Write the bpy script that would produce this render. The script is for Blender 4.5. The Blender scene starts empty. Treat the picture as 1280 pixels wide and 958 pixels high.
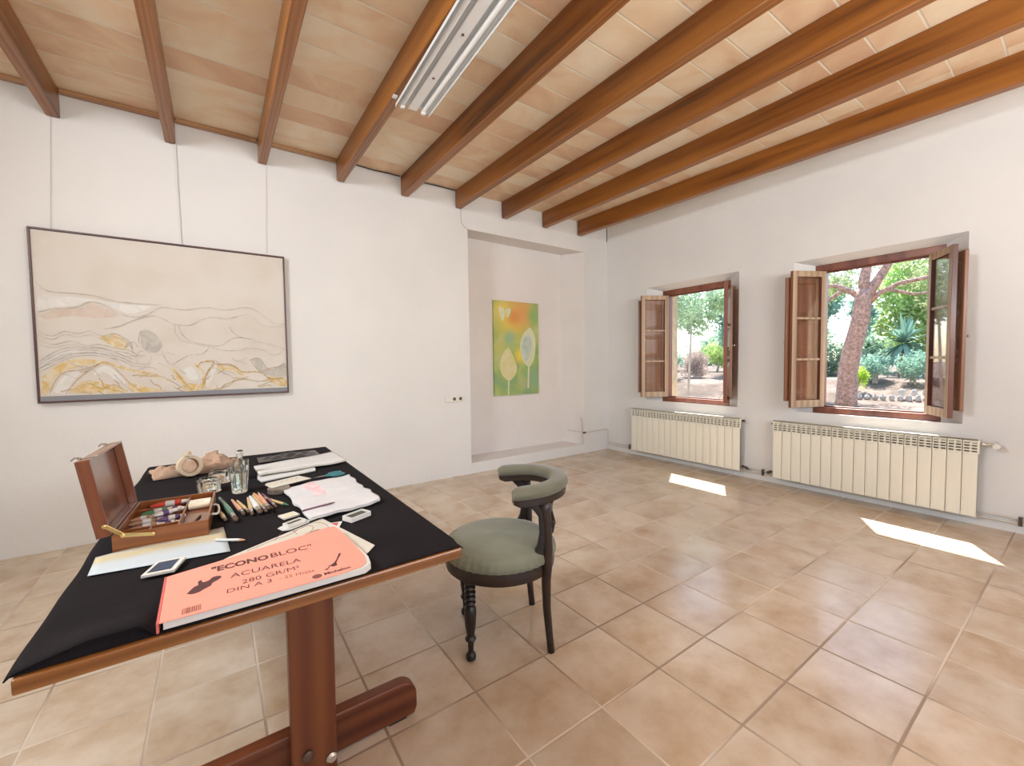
import bpy, bmesh, math, random
from mathutils import Vector, Matrix
C = bpy.context.scene.collection
sc = bpy.context.scene
PI = math.pi
def R(d): return d*PI/180

# ------------------------------------------------------------------ camera
cd = bpy.data.cameras.new('camera'); cam = bpy.data.objects.new('camera', cd); C.objects.link(cam)
yaw, pitch, roll = 0.613089, -0.045637, -0.012875
f = Vector((math.sin(yaw)*math.cos(pitch), math.cos(yaw)*math.cos(pitch), math.sin(pitch)))
r0 = Vector((math.cos(yaw), -math.sin(yaw), 0)); u0 = r0.cross(f)
r1 = r0*math.cos(roll)+u0*math.sin(roll); u1 = -r0*math.sin(roll)+u0*math.cos(roll)
M = Matrix(((r1.x, u1.x, -f.x, -4.622), (r1.y, u1.y, -f.y, -4.170), (r1.z, u1.z, -f.z, 1.25), (0, 0, 0, 1)))
cam.matrix_world = M
cd.sensor_width = 36; cd.lens = 525.9/1280*36; cd.clip_start = 0.02; cd.clip_end = 300
sc.camera = cam

# ------------------------------------------------------------------ light
sc.view_settings.view_transform = 'Standard'; sc.view_settings.look = 'None'
sc.view_settings.gamma = 1; sc.view_settings.use_curve_mapping = False
sc.view_settings.exposure = 0.10
sc.cycles.caustics_reflective = False; sc.cycles.caustics_refractive = False
SUN = 15.0; SKY = 0.50
w = bpy.data.worlds.new('sky'); sc.world = w; w.use_nodes = True
nt = w.node_tree; nt.nodes.clear()
sky = nt.nodes.new('ShaderNodeTexSky'); sky.sky_type = 'NISHITA'; sky.sun_disc = False
sky.sun_elevation = R(56); sky.sun_rotation = R(60); sky.altitude = 50
bg = nt.nodes.new('ShaderNodeBackground'); bg.inputs[1].default_value = SKY
wo = nt.nodes.new('ShaderNodeOutputWorld')
nt.links.new(sky.outputs[0], bg.inputs[0]); nt.links.new(bg.outputs[0], wo.inputs[0])

def lamp(name, kind, loc, direction, energy, color, **kw):
    l = bpy.data.lights.new(name, kind); l.energy = energy; l.color = color
    for k, v in kw.items(): setattr(l, k, v)
    o = bpy.data.objects.new(name, l); C.objects.link(o); o.location = loc
    o.rotation_euler = Vector(direction).to_track_quat('-Z', 'Y').to_euler()
    return o
lamp('sun', 'SUN', (6, 3, 9), (-0.48, -0.283, -0.83), SUN, (1, .95, .87), angle=R(0.53))
# daylight from the high left window, plus added upward fill from behind the camera
lamp('daylight_left_window', 'AREA', (-6.20, -2.45, 2.62), (1, -.05, -.25), 70, (.96, .985, 1), shape='RECTANGLE', size=.85, size_y=.62)
lamp('fill_behind_camera', 'AREA', (-3.0, -6.15, 1.85), (.0, 1, 1.9), 205, (1, .985, .965), shape='RECTANGLE', size=3.3, size_y=1.5)  # added fill lamp, tilted up to brighten ceiling and right wall

# ------------------------------------------------------------------ materials
def nodes(name):
    m = bpy.data.materials.new(name); m.use_nodes = True
    nt = m.node_tree; b = nt.nodes['Principled BSDF']
    return m, nt, b
def mat(name, col, rough=.5, metal=0, spec=None, coat=0, var=0, vscale=8, bump=0, bscale=60, trans=0, ior=1.45, sheen=0):
    m, nt, b = nodes(name); N = nt.nodes; L = nt.links
    b.inputs['Base Color'].default_value = (*col, 1); b.inputs['Roughness'].default_value = rough
    b.inputs['Metallic'].default_value = metal
    if spec is not None: b.inputs['Specular IOR Level'].default_value = spec
    if coat: b.inputs['Coat Weight'].default_value = coat; b.inputs['Coat Roughness'].default_value = .12
    if trans: b.inputs['Transmission Weight'].default_value = trans; b.inputs['IOR'].default_value = ior
    if sheen: b.inputs['Sheen Weight'].default_value = sheen; b.inputs['Sheen Roughness'].default_value = .4
    tc = N.new('ShaderNodeTexCoord')
    if var:
        n = N.new('ShaderNodeTexNoise'); n.inputs['Scale'].default_value = vscale; n.inputs['Detail'].default_value = 5
        L.new(tc.outputs['Object'], n.inputs[0])
        mr = N.new('ShaderNodeMapRange'); mr.inputs[1].default_value = .3; mr.inputs[2].default_value = .7
        mr.inputs[3].default_value = 1-var; mr.inputs[4].default_value = 1+var
        L.new(n.outputs[0], mr.inputs[0])
        v = N.new('ShaderNodeVectorMath'); v.operation = 'SCALE'; v.inputs[0].default_value = col
        L.new(mr.outputs[0], v.inputs['Scale']); L.new(v.outputs[0], b.inputs['Base Color'])
    if bump:
        n2 = N.new('ShaderNodeTexNoise'); n2.inputs['Scale'].default_value = bscale; n2.inputs['Detail'].default_value = 4
        L.new(tc.outputs['Object'], n2.inputs[0])
        bp = N.new('ShaderNodeBump'); bp.inputs['Strength'].default_value = bump; bp.inputs['Distance'].default_value = .01
        L.new(n2.outputs[0], bp.inputs['Height']); L.new(bp.outputs[0], b.inputs['Normal'])
    return m
def ramp(N, stops):
    r = N.new('ShaderNodeValToRGB'); e = r.color_ramp.elements
    while len(e) > 1: e.remove(e[-1])
    e[0].position = stops[0][0]; e[0].color = (*stops[0][1], 1)
    for p, c in stops[1:]:
        x = e.new(p); x.color = (*c, 1)
    return r
def wood(name, dark, mid, light, axis='y', rough=.35, coat=.3, scale=1.0):
    m, nt, b = nodes(name); N = nt.nodes; L = nt.links
    tc = N.new('ShaderNodeTexCoord'); mp = N.new('ShaderNodeMapping')
    s = {'x': (.5, 9, 9), 'y': (9, .5, 9), 'z': (9, 9, .5)}[axis]
    mp.inputs['Scale'].default_value = [k*scale for k in s]
    oi = N.new('ShaderNodeObjectInfo'); ad = N.new('ShaderNodeVectorMath'); ad.operation = 'ADD'
    ml = N.new('ShaderNodeMath'); ml.operation = 'MULTIPLY'; ml.inputs[1].default_value = 13.7
    L.new(oi.outputs['Random'], ml.inputs[0])
    L.new(tc.outputs['Object'], mp.inputs[0]); L.new(mp.outputs[0], ad.inputs[0]); L.new(ml.outputs[0], ad.inputs[1])
    n = N.new('ShaderNodeTexNoise'); n.inputs['Scale'].default_value = 1.6; n.inputs['Detail'].default_value = 6; n.inputs['Distortion'].default_value = .8
    L.new(ad.outputs[0], n.inputs[0])
    wv = N.new('ShaderNodeTexWave'); wv.inputs['Scale'].default_value = 1.2; wv.inputs['Distortion'].default_value = 6; wv.inputs['Detail'].default_value = 3
    wv.bands_direction = {'x': 'Z', 'y': 'X', 'z': 'X'}[axis]
    L.new(ad.outputs[0], wv.inputs[0])
    mx = N.new('ShaderNodeMath'); mx.operation = 'MULTIPLY_ADD'; mx.inputs[1].default_value = .35
    L.new(wv.outputs['Fac'], mx.inputs[0]); L.new(n.outputs[0], mx.inputs[2])
    r = ramp(N, [(.3, dark), (.52, mid), (.9, light)])
    L.new(mx.outputs[0], r.inputs[0]); L.new(r.outputs[0], b.inputs['Base Color'])
    b.inputs['Roughness'].default_value = rough; b.inputs['Coat Weight'].default_value = coat; b.inputs['Coat Roughness'].default_value = .15
    bp = N.new('ShaderNodeBump'); bp.inputs['Strength'].default_value = .15; bp.inputs['Distance'].default_value = .004
    L.new(mx.outputs[0], bp.inputs['Height']); L.new(bp.outputs[0], b.inputs['Normal'])
    return m
MT = {}
MT['plaster'] = mat('plaster', (.77, .765, .757), .85, var=.03, vscale=1.5, bump=.25, bscale=14)
MT['plaster_pink'] = mat('plaster_pink', (.79, .75, .73), .85, var=.03, vscale=2, bump=.3, bscale=12)
MT['stone_jamb'] = mat('stone_jamb', (.62, .52, .36), .9, var=.15, vscale=10, bump=.5, bscale=40)
MT['beam'] = wood('beam_pine', (.085, .024, .003), (.21, .066, .007), (.31, .11, .014), 'y', .40, .2)
MT['trim_wood'] = wood('trim_wood', (.26, .12, .05), (.40, .21, .10), (.5, .3, .15), 'x')
MT['table_wood'] = wood('table_wood', (.08, .024, .005), (.20, .068, .012), (.30, .12, .028), 'x', .3, .5)
MT['post_wood'] = wood('post_wood', (.050, .008, .002), (.125, .027, .006), (.19, .055, .013), 'z', .45, .12, .4)
MT['foot_wood'] = wood('foot_wood', (.045, .007, .002), (.11, .022, .005), (.17, .045, .011), 'x', .45, .12, .6)
MT['frame_wood'] = wood('window_frame_wood', (.07, .016, .008), (.16, .045, .025), (.26, .09, .05), 'z', .4, .2, .5)
MT['casement_wood'] = wood('casement_wood', (.28, .18, .11), (.40, .28, .18), (.52, .39, .27), 'z', .5, .1, .45)
MT['shutter_wood'] = wood('shutter_wood', (.13, .05, .022), (.22, .09, .045), (.30, .14, .075), 'z', .4, .2, .4)
MT['box_wood'] = wood('paint_box_wood', (.13, .032, .008), (.21, .060, .014), (.28, .095, .025), 'x', .3, .5, 1)
MT['lid_wood'] = wood('paint_box_lid_wood', (.13, .035, .015), (.18, .055, .024), (.23, .078, .038), 'z', .25, .6, .8)
MT['ebony'] = mat('ebonised_wood', (.007, .004, .0035), .4, coat=.15, var=.3, vscale=20)
MT['ebony_brown'] = mat('dark_brown_wood', (.017, .0075, .005), .38, coat=.2, var=.3, vscale=20)
MT['velvet'] = mat('sage_velvet', (.19, .20, .145), .8, sheen=.35, var=.12, vscale=6, bump=.2, bscale=200)
MT['velvet_rail'] = mat('olive_velvet', (.135, .135, .095), .75, sheen=.35, var=.15, vscale=7, bump=.2, bscale=200)
MT['cloth_black'] = mat('black_cloth', (.012, .010, .012), .95, spec=.15, var=.2, vscale=5, bump=.15, bscale=300)
MT['radiator'] = mat('radiator_enamel', (.84, .81, .70), .35, coat=.2)
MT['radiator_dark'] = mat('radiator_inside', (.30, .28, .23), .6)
MT['pipe'] = mat('painted_pipe', (.66, .61, .55), .5)
MT['valve_dark'] = mat('valve_fitting', (.12, .08, .06), .4, metal=.5)
MT['white_plastic'] = mat('white_plastic', (.78, .76, .70), .4)
MT['hole'] = mat('socket_hole', (.10, .085, .075), .6)
MT['paper'] = mat('paper_white', (.64, .65, .65), .8, var=.03, vscale=12)
MT['paper_cream'] = mat('paper_cream', (.62, .60, .53), .8, var=.05, vscale=14)
MT['paper_blue'] = mat('paper_cool', (.66, .71, .76), .8)
MT['pink'] = mat('pink_cover', (.88, .34, .26), .55, var=.03, vscale=6)
MT['pink_edge'] = mat('pink_cover_spine', (.62, .13, .12), .55)
MT['ink'] = mat('dark_ink', (.085, .03, .03), .7)
MT['ink_soft'] = mat('soft_ink', (.20, .07, .06), .7)
MT['brass'] = mat('brass', (.80, .58, .24), .25, metal=.9)
MT['steel'] = mat('steel', (.62, .61, .58), .25, metal=.9)
MT['lamp_white'] = mat('lamp_enamel', (.80, .80, .79), .35, coat=.2)
MT['lamp_shine'] = mat('lamp_reflector', (.72, .73, .73), .35, metal=.1, bump=.3, bscale=30)
MT['tube'] = mat('fluorescent_tube', (.86, .86, .84), .2)
MT['kraft'] = mat('kraft_paper', (.40, .27, .19), .85, var=.15, vscale=12)
MT['tape'] = mat('masking_tape', (.62, .50, .36), .7)
MT['tape_core'] = mat('tape_core', (.34, .22, .16), .8)
MT['glass'] = mat('clear_glass', (.95, .98, .96), .03, trans=1, ior=1.45)
MT['water'] = mat('water', (.97, .98, .98), .0, trans=1, ior=1.33)
MT['ceramic'] = mat('white_ceramic', (.74, .74, .70), .3, coat=.3)
MT['paint_dark'] = mat('dark_paint_cake', (.05, .055, .045), .5)
MT['paint_blue'] = mat('blue_paint', (.02, .045, .09), .4, var=.5, vscale=60)
MT['red'] = mat('red_label', (.60, .05, .035), .4)
MT['green'] = mat('green_label', (.05, .22, .10), .4)
MT['purple'] = mat('purple_label', (.11, .06, .20), .4)
MT['tube_metal'] = mat('tube_tin', (.74, .72, .74), .3, metal=.3)
MT['tan'] = mat('tan_label', (.40, .24, .16), .5)
MT['eraser'] = mat('cream_pastel', (.72, .66, .50), .6, var=.05)
MT['brush_green'] = mat('green_handle', (.05, .17, .11), .3, coat=.5)
MT['brush_wood'] = mat('natural_handle', (.58, .42, .20), .4, coat=.3)
MT['brush_peach'] = mat('peach_handle', (.66, .33, .20), .4, coat=.3)
MT['brush_plum'] = mat('plum_handle', (.14, .05, .10), .35, coat=.5)
MT['bristle'] = mat('bristle', (.10, .06, .04), .9)
MT['teal'] = mat('teal_plastic', (.04, .20, .23), .35)
MT['dark_film'] = mat('dark_film', (.045, .04, .042), .35, bump=.6, bscale=25)
MT['tin'] = mat('tin_metal', (.30, .26, .22), .35, metal=.6, var=.2, vscale=30)
MT['wire'] = mat('grey_wire', (.52, .50, .47), .6)
MT['cable_black'] = mat('black_cable', (.04, .03, .03), .6)
MT['frame_dark'] = mat('plum_brown_frame', (.085, .035, .035), .4, var=.2, vscale=20)
MT['canvas_side'] = mat('canvas_side', (.20, .20, .10), .8)
MT['rail_grey'] = mat('blue_grey_band', (.24, .25, .28), .7)
MT['stone'] = mat('garden_stone', (.52, .50, .47), .9, var=.2, vscale=6, bump=.6, bscale=12)

def floor_mat():
    m, nt, b = nodes('floor_tiles'); N = nt.nodes; L = nt.links
    tc = N.new('ShaderNodeTexCoord'); mp = N.new('ShaderNodeMapping')
    T = .33426
    mp.inputs['Location'].default_value = (3.18638/T, 4.14858/T, 0); mp.inputs['Scale'].default_value = (1/T, 1/T, 0)
    L.new(tc.outputs['Object'], mp.inputs[0])
    fr = N.new('ShaderNodeVectorMath'); fr.operation = 'FRACTION'; L.new(mp.outputs[0], fr.inputs[0])
    fl = N.new('ShaderNodeVectorMath'); fl.operation = 'FLOOR'; L.new(mp.outputs[0], fl.inputs[0])
    sx = N.new('ShaderNodeSeparateXYZ'); L.new(fr.outputs[0], sx.inputs[0])
    def mth(op, a, c=None):
        n = N.new('ShaderNodeMath'); n.operation = op
        for i, v in enumerate((a, c)):
            if v is None: continue
            if isinstance(v, (int, float)): n.inputs[i].default_value = v
            else: L.new(v, n.inputs[i])
        return n.outputs[0]
    def edge(v): return mth('MINIMUM', v, mth('SUBTRACT', 1, v))
    d = mth('MINIMUM', edge(sx.outputs[0]), edge(sx.outputs[1]))
    g = N.new('ShaderNodeMapRange'); g.inputs[1].default_value = .009; g.inputs[2].default_value = .016; L.new(d, g.inputs[0])
    wn = N.new('ShaderNodeTexWhiteNoise'); wn.noise_dimensions = '2D'; L.new(fl.outputs[0], wn.inputs[0])
    # mottling, different in each tile
    off = N.new('ShaderNodeVectorMath'); off.operation = 'SCALE'; off.inputs['Scale'].default_value = 5
    L.new(wn.outputs['Color'], off.inputs[0])
    ad = N.new('ShaderNodeVectorMath'); ad.operation = 'ADD'; L.new(tc.outputs['Object'], ad.inputs[0]); L.new(off.outputs[0], ad.inputs[1])
    n1 = N.new('ShaderNodeTexNoise'); n1.inputs['Scale'].default_value = 4.2; n1.inputs['Detail'].default_value = 7; n1.inputs['Roughness'].default_value = .6
    L.new(ad.outputs[0], n1.inputs[0])
    r = ramp(N, [(.28, (.47, .335, .21)), (.46, (.57, .45, .33)), (.6, (.65, .55, .435)), (.8, (.70, .62, .52))])
    L.new(n1.outputs[0], r.inputs[0])
    mr = N.new('ShaderNodeMapRange'); mr.inputs[3].default_value = .93; mr.inputs[4].default_value = 1.05; L.new(wn.outputs['Value'], mr.inputs[0])
    sc_ = N.new('ShaderNodeVectorMath'); sc_.operation = 'SCALE'; L.new(r.outputs[0], sc_.inputs[0]); L.new(mr.outputs[0], sc_.inputs['Scale'])
    # grout: dirtier in some places
    n2 = N.new('ShaderNodeTexNoise'); n2.inputs['Scale'].default_value = .9; L.new(tc.outputs['Object'], n2.inputs[0])
    gr = ramp(N, [(.47, (.70, .60, .49)), (.60, (.34, .25, .18))]); L.new(n2.outputs[0], gr.inputs[0])
    mx = N.new('ShaderNodeMix'); mx.data_type = 'RGBA'; L.new(g.outputs[0], mx.inputs[0]); L.new(gr.outputs[0], mx.inputs[6]); L.new(sc_.outputs[0], mx.inputs[7])
    L.new(mx.outputs[2], b.inputs['Base Color'])
    rr = N.new('ShaderNodeMapRange'); rr.inputs[3].default_value = .7; rr.inputs[4].default_value = .21; L.new(g.outputs[0], rr.inputs[0])
    L.new(rr.outputs[0], b.inputs['Roughness'])
    b.inputs['Specular IOR Level'].default_value = .5
    bp = N.new('ShaderNodeBump'); bp.inputs['Strength'].default_value = .5; bp.inputs['Distance'].default_value = .004
    hh = mth('ADD', g.outputs[0], mth('MULTIPLY', n1.outputs[0], .12))
    L.new(hh, bp.inputs['Height']); L.new(bp.outputs[0], b.inputs['Normal'])
    return m
def ceil_mat():
    m, nt, b = nodes('ceiling_bricks'); N = nt.nodes; L = nt.links
    tc = N.new('ShaderNodeTexCoord'); mp = N.new('ShaderNodeMapping')
    P = .233
    mp.inputs['Location'].default_value = (3.61/.61+20, 2.783/P+20, 0); mp.inputs['Scale'].default_value = (1/.61, 1/P, 0)
    L.new(tc.outputs['Object'], mp.inputs[0])
    sp = N.new('ShaderNodeSeparateXYZ'); L.new(mp.outputs[0], sp.inputs[0])
    def mth(op, a, c=None, e=None):
        n = N.new('ShaderNodeMath'); n.operation = op
        for i, v in enumerate((a, c, e)):
            if v is None: continue
            if isinstance(v, (int, float)): n.inputs[i].default_value = v
            else: L.new(v, n.inputs[i])
        return n.outputs[0]
    bay = mth('FLOOR', sp.outputs[0]); fx = mth('FRACT', sp.outputs[0])
    sh = mth('MULTIPLY', mth('SINE', mth('MULTIPLY', bay, 12.9)), .12)
    yy = mth('ADD', sp.outputs[1], sh)
    fy = mth('FRACT', yy); iy = mth('FLOOR', yy)
    d = mth('MINIMUM', fy, mth('SUBTRACT', 1, fy))
    nz = N.new('ShaderNodeTexNoise'); nz.inputs['Scale'].default_value = 9; nz.inputs['Detail'].default_value = 4; L.new(tc.outputs['Object'], nz.inputs[0])
    dd = mth('ADD', d, mth('MULTIPLY', mth('SUBTRACT', nz.outputs[0], .5), .03))
    g = N.new('ShaderNodeMapRange'); g.inputs[1].default_value = .012; g.inputs[2].default_value = .034; L.new(dd, g.inputs[0])
    cb = N.new('ShaderNodeCombineXYZ'); L.new(bay, cb.inputs[0]); L.new(iy, cb.inputs[1])
    wn = N.new('ShaderNodeTexWhiteNoise'); wn.noise_dimensions = '2D'; L.new(cb.outputs[0], wn.inputs[0])
    off = N.new('ShaderNodeVectorMath'); off.operation = 'SCALE'; off.inputs['Scale'].default_value = 7; L.new(wn.outputs['Color'], off.inputs[0])
    ad = N.new('ShaderNodeVectorMath'); ad.operation = 'ADD'; L.new(tc.outputs['Object'], ad.inputs[0]); L.new(off.outputs[0], ad.inputs[1])
    n1 = N.new('ShaderNodeTexNoise'); n1.inputs['Scale'].default_value = 2.2; n1.inputs['Detail'].default_value = 4; n1.inputs['Distortion'].default_value = 1.5
    L.new(ad.outputs[0], n1.inputs[0])
    v = mth('ADD', mth('MULTIPLY', n1.outputs[0], .8), mth('MULTIPLY', wn.outputs['Value'], .32))
    r = ramp(N, [(.36, (.72, .47, .30)), (.5, (.79, .58, .38)), (.62, (.83, .66, .46)), (.74, (.86, .74, .56))])
    L.new(v, r.inputs[0])
    mx = N.new('ShaderNodeMix'); mx.data_type = 'RGBA'; L.new(g.outputs[0], mx.inputs[0]); mx.inputs[6].default_value = (.80, .72, .58, 1); L.new(r.outputs[0], mx.inputs[7])
    L.new(mx.outputs[2], b.inputs['Base Color']); b.inputs['Roughness'].default_value = .7
    bp = N.new('ShaderNodeBump'); bp.inputs['Strength'].default_value = .3; bp.inputs['Distance'].default_value = .005
    L.new(g.outputs[0], bp.inputs['Height']); L.new(bp.outputs[0], b.inputs['Normal'])
    return m
MT['floor'] = floor_mat(); MT['ceiling'] = ceil_mat()

# ------------------------------------------------------------------ mesh builder
class B:
    def __init__(s): s.v = []; s.f = []; s.m = []; s.cur = 0
    def add(s, vs, fs):
        n = len(s.v); s.v += [tuple(p) for p in vs]
        for q in fs: s.f.append([n+i for i in q]); s.m.append(s.cur)
        return s
    def mi(s, i): s.cur = i; return s
    def box(s, x0, x1, y0, y1, z0, z1):
        return s.add([(x, y, z) for x in (x0, x1) for y in (y0, y1) for z in (z0, z1)],
                     [(0, 1, 3, 2), (4, 6, 7, 5), (0, 4, 5, 1), (2, 3, 7, 6), (0, 2, 6, 4), (1, 5, 7, 3)])
    def obox(s, c, ux, uy, uz):      # oriented box: centre + three half-axes
        c, ux, uy, uz = map(Vector, (c, ux, uy, uz))
        return s.add([c+a*ux+b*uy+d*uz for a in (-1, 1) for b in (-1, 1) for d in (-1, 1)],
                     [(0, 1, 3, 2), (4, 6, 7, 5), (0, 4, 5, 1), (2, 3, 7, 6), (0, 2, 6, 4), (1, 5, 7, 3)])
    def prism(s, poly, z0, z1, plane='xy'):
        n = len(poly)
        def P(a, b, c): return {'xy': (a, b, c), 'xz': (a, c, b), 'yz': (c, a, b)}[plane]
        vs = [P(a, b, z0) for a, b in poly]+[P(a, b, z1) for a, b in poly]
        return s.add(vs, [list(range(n))[::-1], list(range(n, 2*n))]+[(i, (i+1) % n, n+(i+1) % n, n+i) for i in range(n)])
    def tube(s, pts, r, n=10, cap=True, flat=None):
        pts = [Vector(p) for p in pts]; k = len(pts)
        rs = r if isinstance(r, (list, tuple)) else [r]*k
        vs = []; up = None
        for i, p in enumerate(pts):
            t = (pts[min(i+1, k-1)]-pts[max(i-1, 0)]).normalized()
            if up is None:
                up = Vector((0, 0, 1)) if abs(t.z) < .9 else Vector((1, 0, 0))
            a = (up-t*up.dot(t)).normalized(); b = t.cross(a); up = a
            rr = rs[i]; ra, rb = rr if isinstance(rr, (tuple, list)) else (rr, rr)
            for j in range(n):
                an = 2*PI*j/n; vs.append(p+a*math.cos(an)*ra+b*math.sin(an)*rb)
        fs = [(i*n+j, i*n+(j+1) % n, (i+1)*n+(j+1) % n, (i+1)*n+j) for i in range(k-1) for j in range(n)]
        if cap: fs += [list(range(n))[::-1], [(k-1)*n+j for j in range(n)]]
        return s.add(vs, fs)
    def lathe(s, prof, c=(0, 0, 0), n=24, axis=None, cap=True):
        ax = Vector(axis).normalized() if axis else Vector((0, 0, 1))
        q = Vector((0, 0, 1)).rotation_difference(ax); c = Vector(c); vs = []
        for r, z in prof:
            for j in range(n):
                an = 2*PI*j/n; vs.append(c+q @ Vector((r*math.cos(an), r*math.sin(an), z)))
        k = len(prof)
        fs = [(i*n+j, i*n+(j+1) % n, (i+1)*n+(j+1) % n, (i+1)*n+j) for i in range(k-1) for j in range(n)]
        if cap: fs += [list(range(n))[::-1], [(k-1)*n+j for j in range(n)]]
        return s.add(vs, fs)
    def grid(s, fn, nu, nv, thick=None):
        vs = [fn(i/nu, j/nv) for i in range(nu+1) for j in range(nv+1)]
        return s.add(vs, [(i*(nv+1)+j, (i+1)*(nv+1)+j, (i+1)*(nv+1)+j+1, i*(nv+1)+j+1) for i in range(nu) for j in range(nv)])
    def build(s, name, mats, parent=None, smooth=False, bevel=0, solid=0, seg=2, sub=0, offset=-1):
        me = bpy.data.meshes.new(name); me.from_pydata(s.v, [], s.f); me.update()
        ms = mats if isinstance(mats, (list, tuple)) else [mats]
        for m in ms: me.materials.append(MT[m] if isinstance(m, str) else m)
        for p, i in zip(me.polygons, s.m): p.material_index = i
        bm = bmesh.new(); bm.from_mesh(me); bmesh.ops.recalc_face_normals(bm, faces=bm.faces) if not solid else None
        bm.to_mesh(me); bm.free()
        if smooth:
            for p in me.polygons: p.use_smooth = True
            try: me.set_sharp_from_angle(angle=R(38 if smooth is True else smooth))
            except Exception: pass
        o = bpy.data.objects.new(name, me); C.objects.link(o)
        if solid:
            md = o.modifiers.new('solid', 'SOLIDIFY'); md.thickness = solid; md.offset = offset
        if bevel:
            md = o.modifiers.new('bevel', 'BEVEL'); md.width = bevel; md.segments = seg; md.limit_method = 'ANGLE'; md.angle_limit = R(35)
        if sub:
            md = o.modifiers.new('sub', 'SUBSURF'); md.levels = sub; md.render_levels = sub
        if parent: o.parent = parent
        return o
def tag(o, label=None, cat=None, group=None, kind=None):
    if label: o['label'] = label
    if cat: o['category'] = cat
    if group: o['group'] = group
    if kind: o['kind'] = kind
    return o
def thing(name, loc, rz=0, label=None, cat=None, group=None, kind=None):
    o = bpy.data.objects.new(name, None); C.objects.link(o); o.location = loc; o.rotation_euler = (0, 0, rz)
    o.empty_display_size = .1
    return tag(o, label, cat, group, kind)
def children(o): return [c for c in C.objects if c.parent == o]
def copy_tree(o, parent=None):
    c = o.copy(); C.objects.link(c); c.parent = parent
    for ch in children(o): copy_tree(ch, c)
    return c

# ------------------------------------------------------------------ room shell
XL, YF, H = -6.25, -6.2, 3.153
tag(B().box(XL-.3, .6, YF-.3, .7, -.25, 0).build('floor', 'floor'), kind='structure')
tag(B().box(XL-.3, .6, YF-.3, .7, H, H+.25).build('ceiling', 'ceiling'), kind='structure')

def holed(axis, pos, a0, a1, z0, z1, holes, b, flip=False):
    """plane wall with rectangular holes; axis 'x' -> plane x=pos spanned by y"""
    As = sorted({a0, a1, *[h[0] for h in holes], *[h[1] for h in holes]})
    Zs = sorted({z0, z1, *[h[2] for h in holes], *[h[3] for h in holes]})
    P = (lambda a, z: (pos, a, z)) if axis == 'x' else (lambda a, z: (a, pos, z))
    for i in range(len(As)-1):
        for j in range(len(Zs)-1):
            ca, cz = (As[i]+As[i+1])/2, (Zs[j]+Zs[j+1])/2
            if any(h[0] < ca < h[1] and h[2] < cz < h[3] for h in holes): continue
            b.add([P(As[i], Zs[j]), P(As[i+1], Zs[j]), P(As[i+1], Zs[j+1]), P(As[i], Zs[j+1])], [(0, 1, 2, 3)])
def reveal(axis, p0, h0, p1, h1, b):
    def ring(p, h):
        c = [(h[0], h[2]), (h[1], h[2]), (h[1], h[3]), (h[0], h[3])]
        return [(p, a, z) if axis == 'x' else (a, p, z) for a, z in c]
    b.add(ring(p0, h0)+ring(p1, h1), [(i, (i+1) % 4, 4+(i+1) % 4, 4+i) for i in range(4)])
# right wall with two splayed window recesses; thickness 0.45
W1 = dict(inn=(-1.855, -.672, .750, 2.211), mid=(-1.705, -.826, .738, 2.157))
W2 = dict(inn=(-3.538, -2.378, .748, 2.194), mid=(-3.402, -2.514, .738, 2.149))
b = B()
holed('x', 0, YF, 0, 0, H, [W1['inn'], W2['inn']], b)
for W_ in (W1, W2):
    b.mi(0); reveal('x', 0, W_['inn'], .12, W_['mid'], b); reveal('x', .12, W_['mid'], .215, W_['mid'], b)
    b.mi(1); reveal('x', .215, W_['mid'], .45, W_['mid'], b)
holed('x', .45, YF, .6, -.2, H+.2, [W1['mid'], W2['mid']], b)
tag(b.build('wall_right', ['plaster', 'stone_jamb']), kind='structure')
# back wall with the shallow niche; the masonry above the beam soffits sits slightly back
b = B(); NI = (-2.268, -.462, .12, 2.757); NB = (-2.268, -.560, .12, 2.785)
holed('y', 0, XL, 0, 0, 2.957, [NI], b)
b.add([(XL, 0, 2.957), (0, 0, 2.957), (0, .012, 2.960), (XL, .012, 2.960)], [(0, 1, 2, 3)])
b.add([(XL, .012, 2.960), (0, .012, 2.960), (0, .012, H), (XL, .012, H)], [(0, 1, 2, 3)])
b.mi(1); reveal('y', 0, NI, .37, NB, b); b.add([(NB[0], .37, NB[2]), (NB[1], .37, NB[2]), (NB[1], .37, NB[3]), (NB[0], .37, NB[3])], [(0, 1, 2, 3)])
b.mi(0); holed('y', .65, XL-.2, .45, -.2, H+.2, [], b)
tag(b.build('wall_back', ['plaster', 'plaster_pink']), kind='structure')
# the wall left of the frame (with a wide high window) and the wall behind the camera (with an assumed door for the fill lamp)
b = B(); WL = (-2.95, -1.95, 2.25, 3.0); holed('x', XL, YF, 0, 0, H, [WL], b); reveal('x', XL, WL, XL-.3, WL, b); holed('x', XL-.3, YF, .6, -.2, H+.2, [WL], b)
tag(b.build('wall_left', 'plaster'), kind='structure')
b = B(); WF = (-4.75, -1.25, 0.0, 2.65); holed('y', YF, XL, .45, 0, H, [WF], b); reveal('y', YF, WF, YF-.3, WF, b); holed('y', YF-.3, XL-.2, .6, -.2, H+.2, [WF], b)
tag(b.build('wall_front', 'plaster'), kind='structure')
b = B()
for y0, y1, z0, z1 in ((-2.95, -1.95, 2.25, 2.30), (-2.95, -1.95, 2.95, 3.0), (-2.95, -2.90, 2.30, 2.95), (-2.00, -1.95, 2.30, 2.95)): b.box(XL-.26, XL-.20, y0, y1, z0, z1)
tag(b.build('window_3', 'frame_wood'), kind='structure')
b = B()
for x0, x1, z0, z1 in ((-4.75, -4.67, 0, 2.65), (-1.33, -1.25, 0, 2.65), (-4.67, -1.33, 2.57, 2.65), (-3.04, -2.96, 0, 2.57)): b.box(x0, x1, YF-.26, YF-.20, z0, z1)
tag(b.build('door_1', 'frame_wood'), kind='structure')
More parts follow.
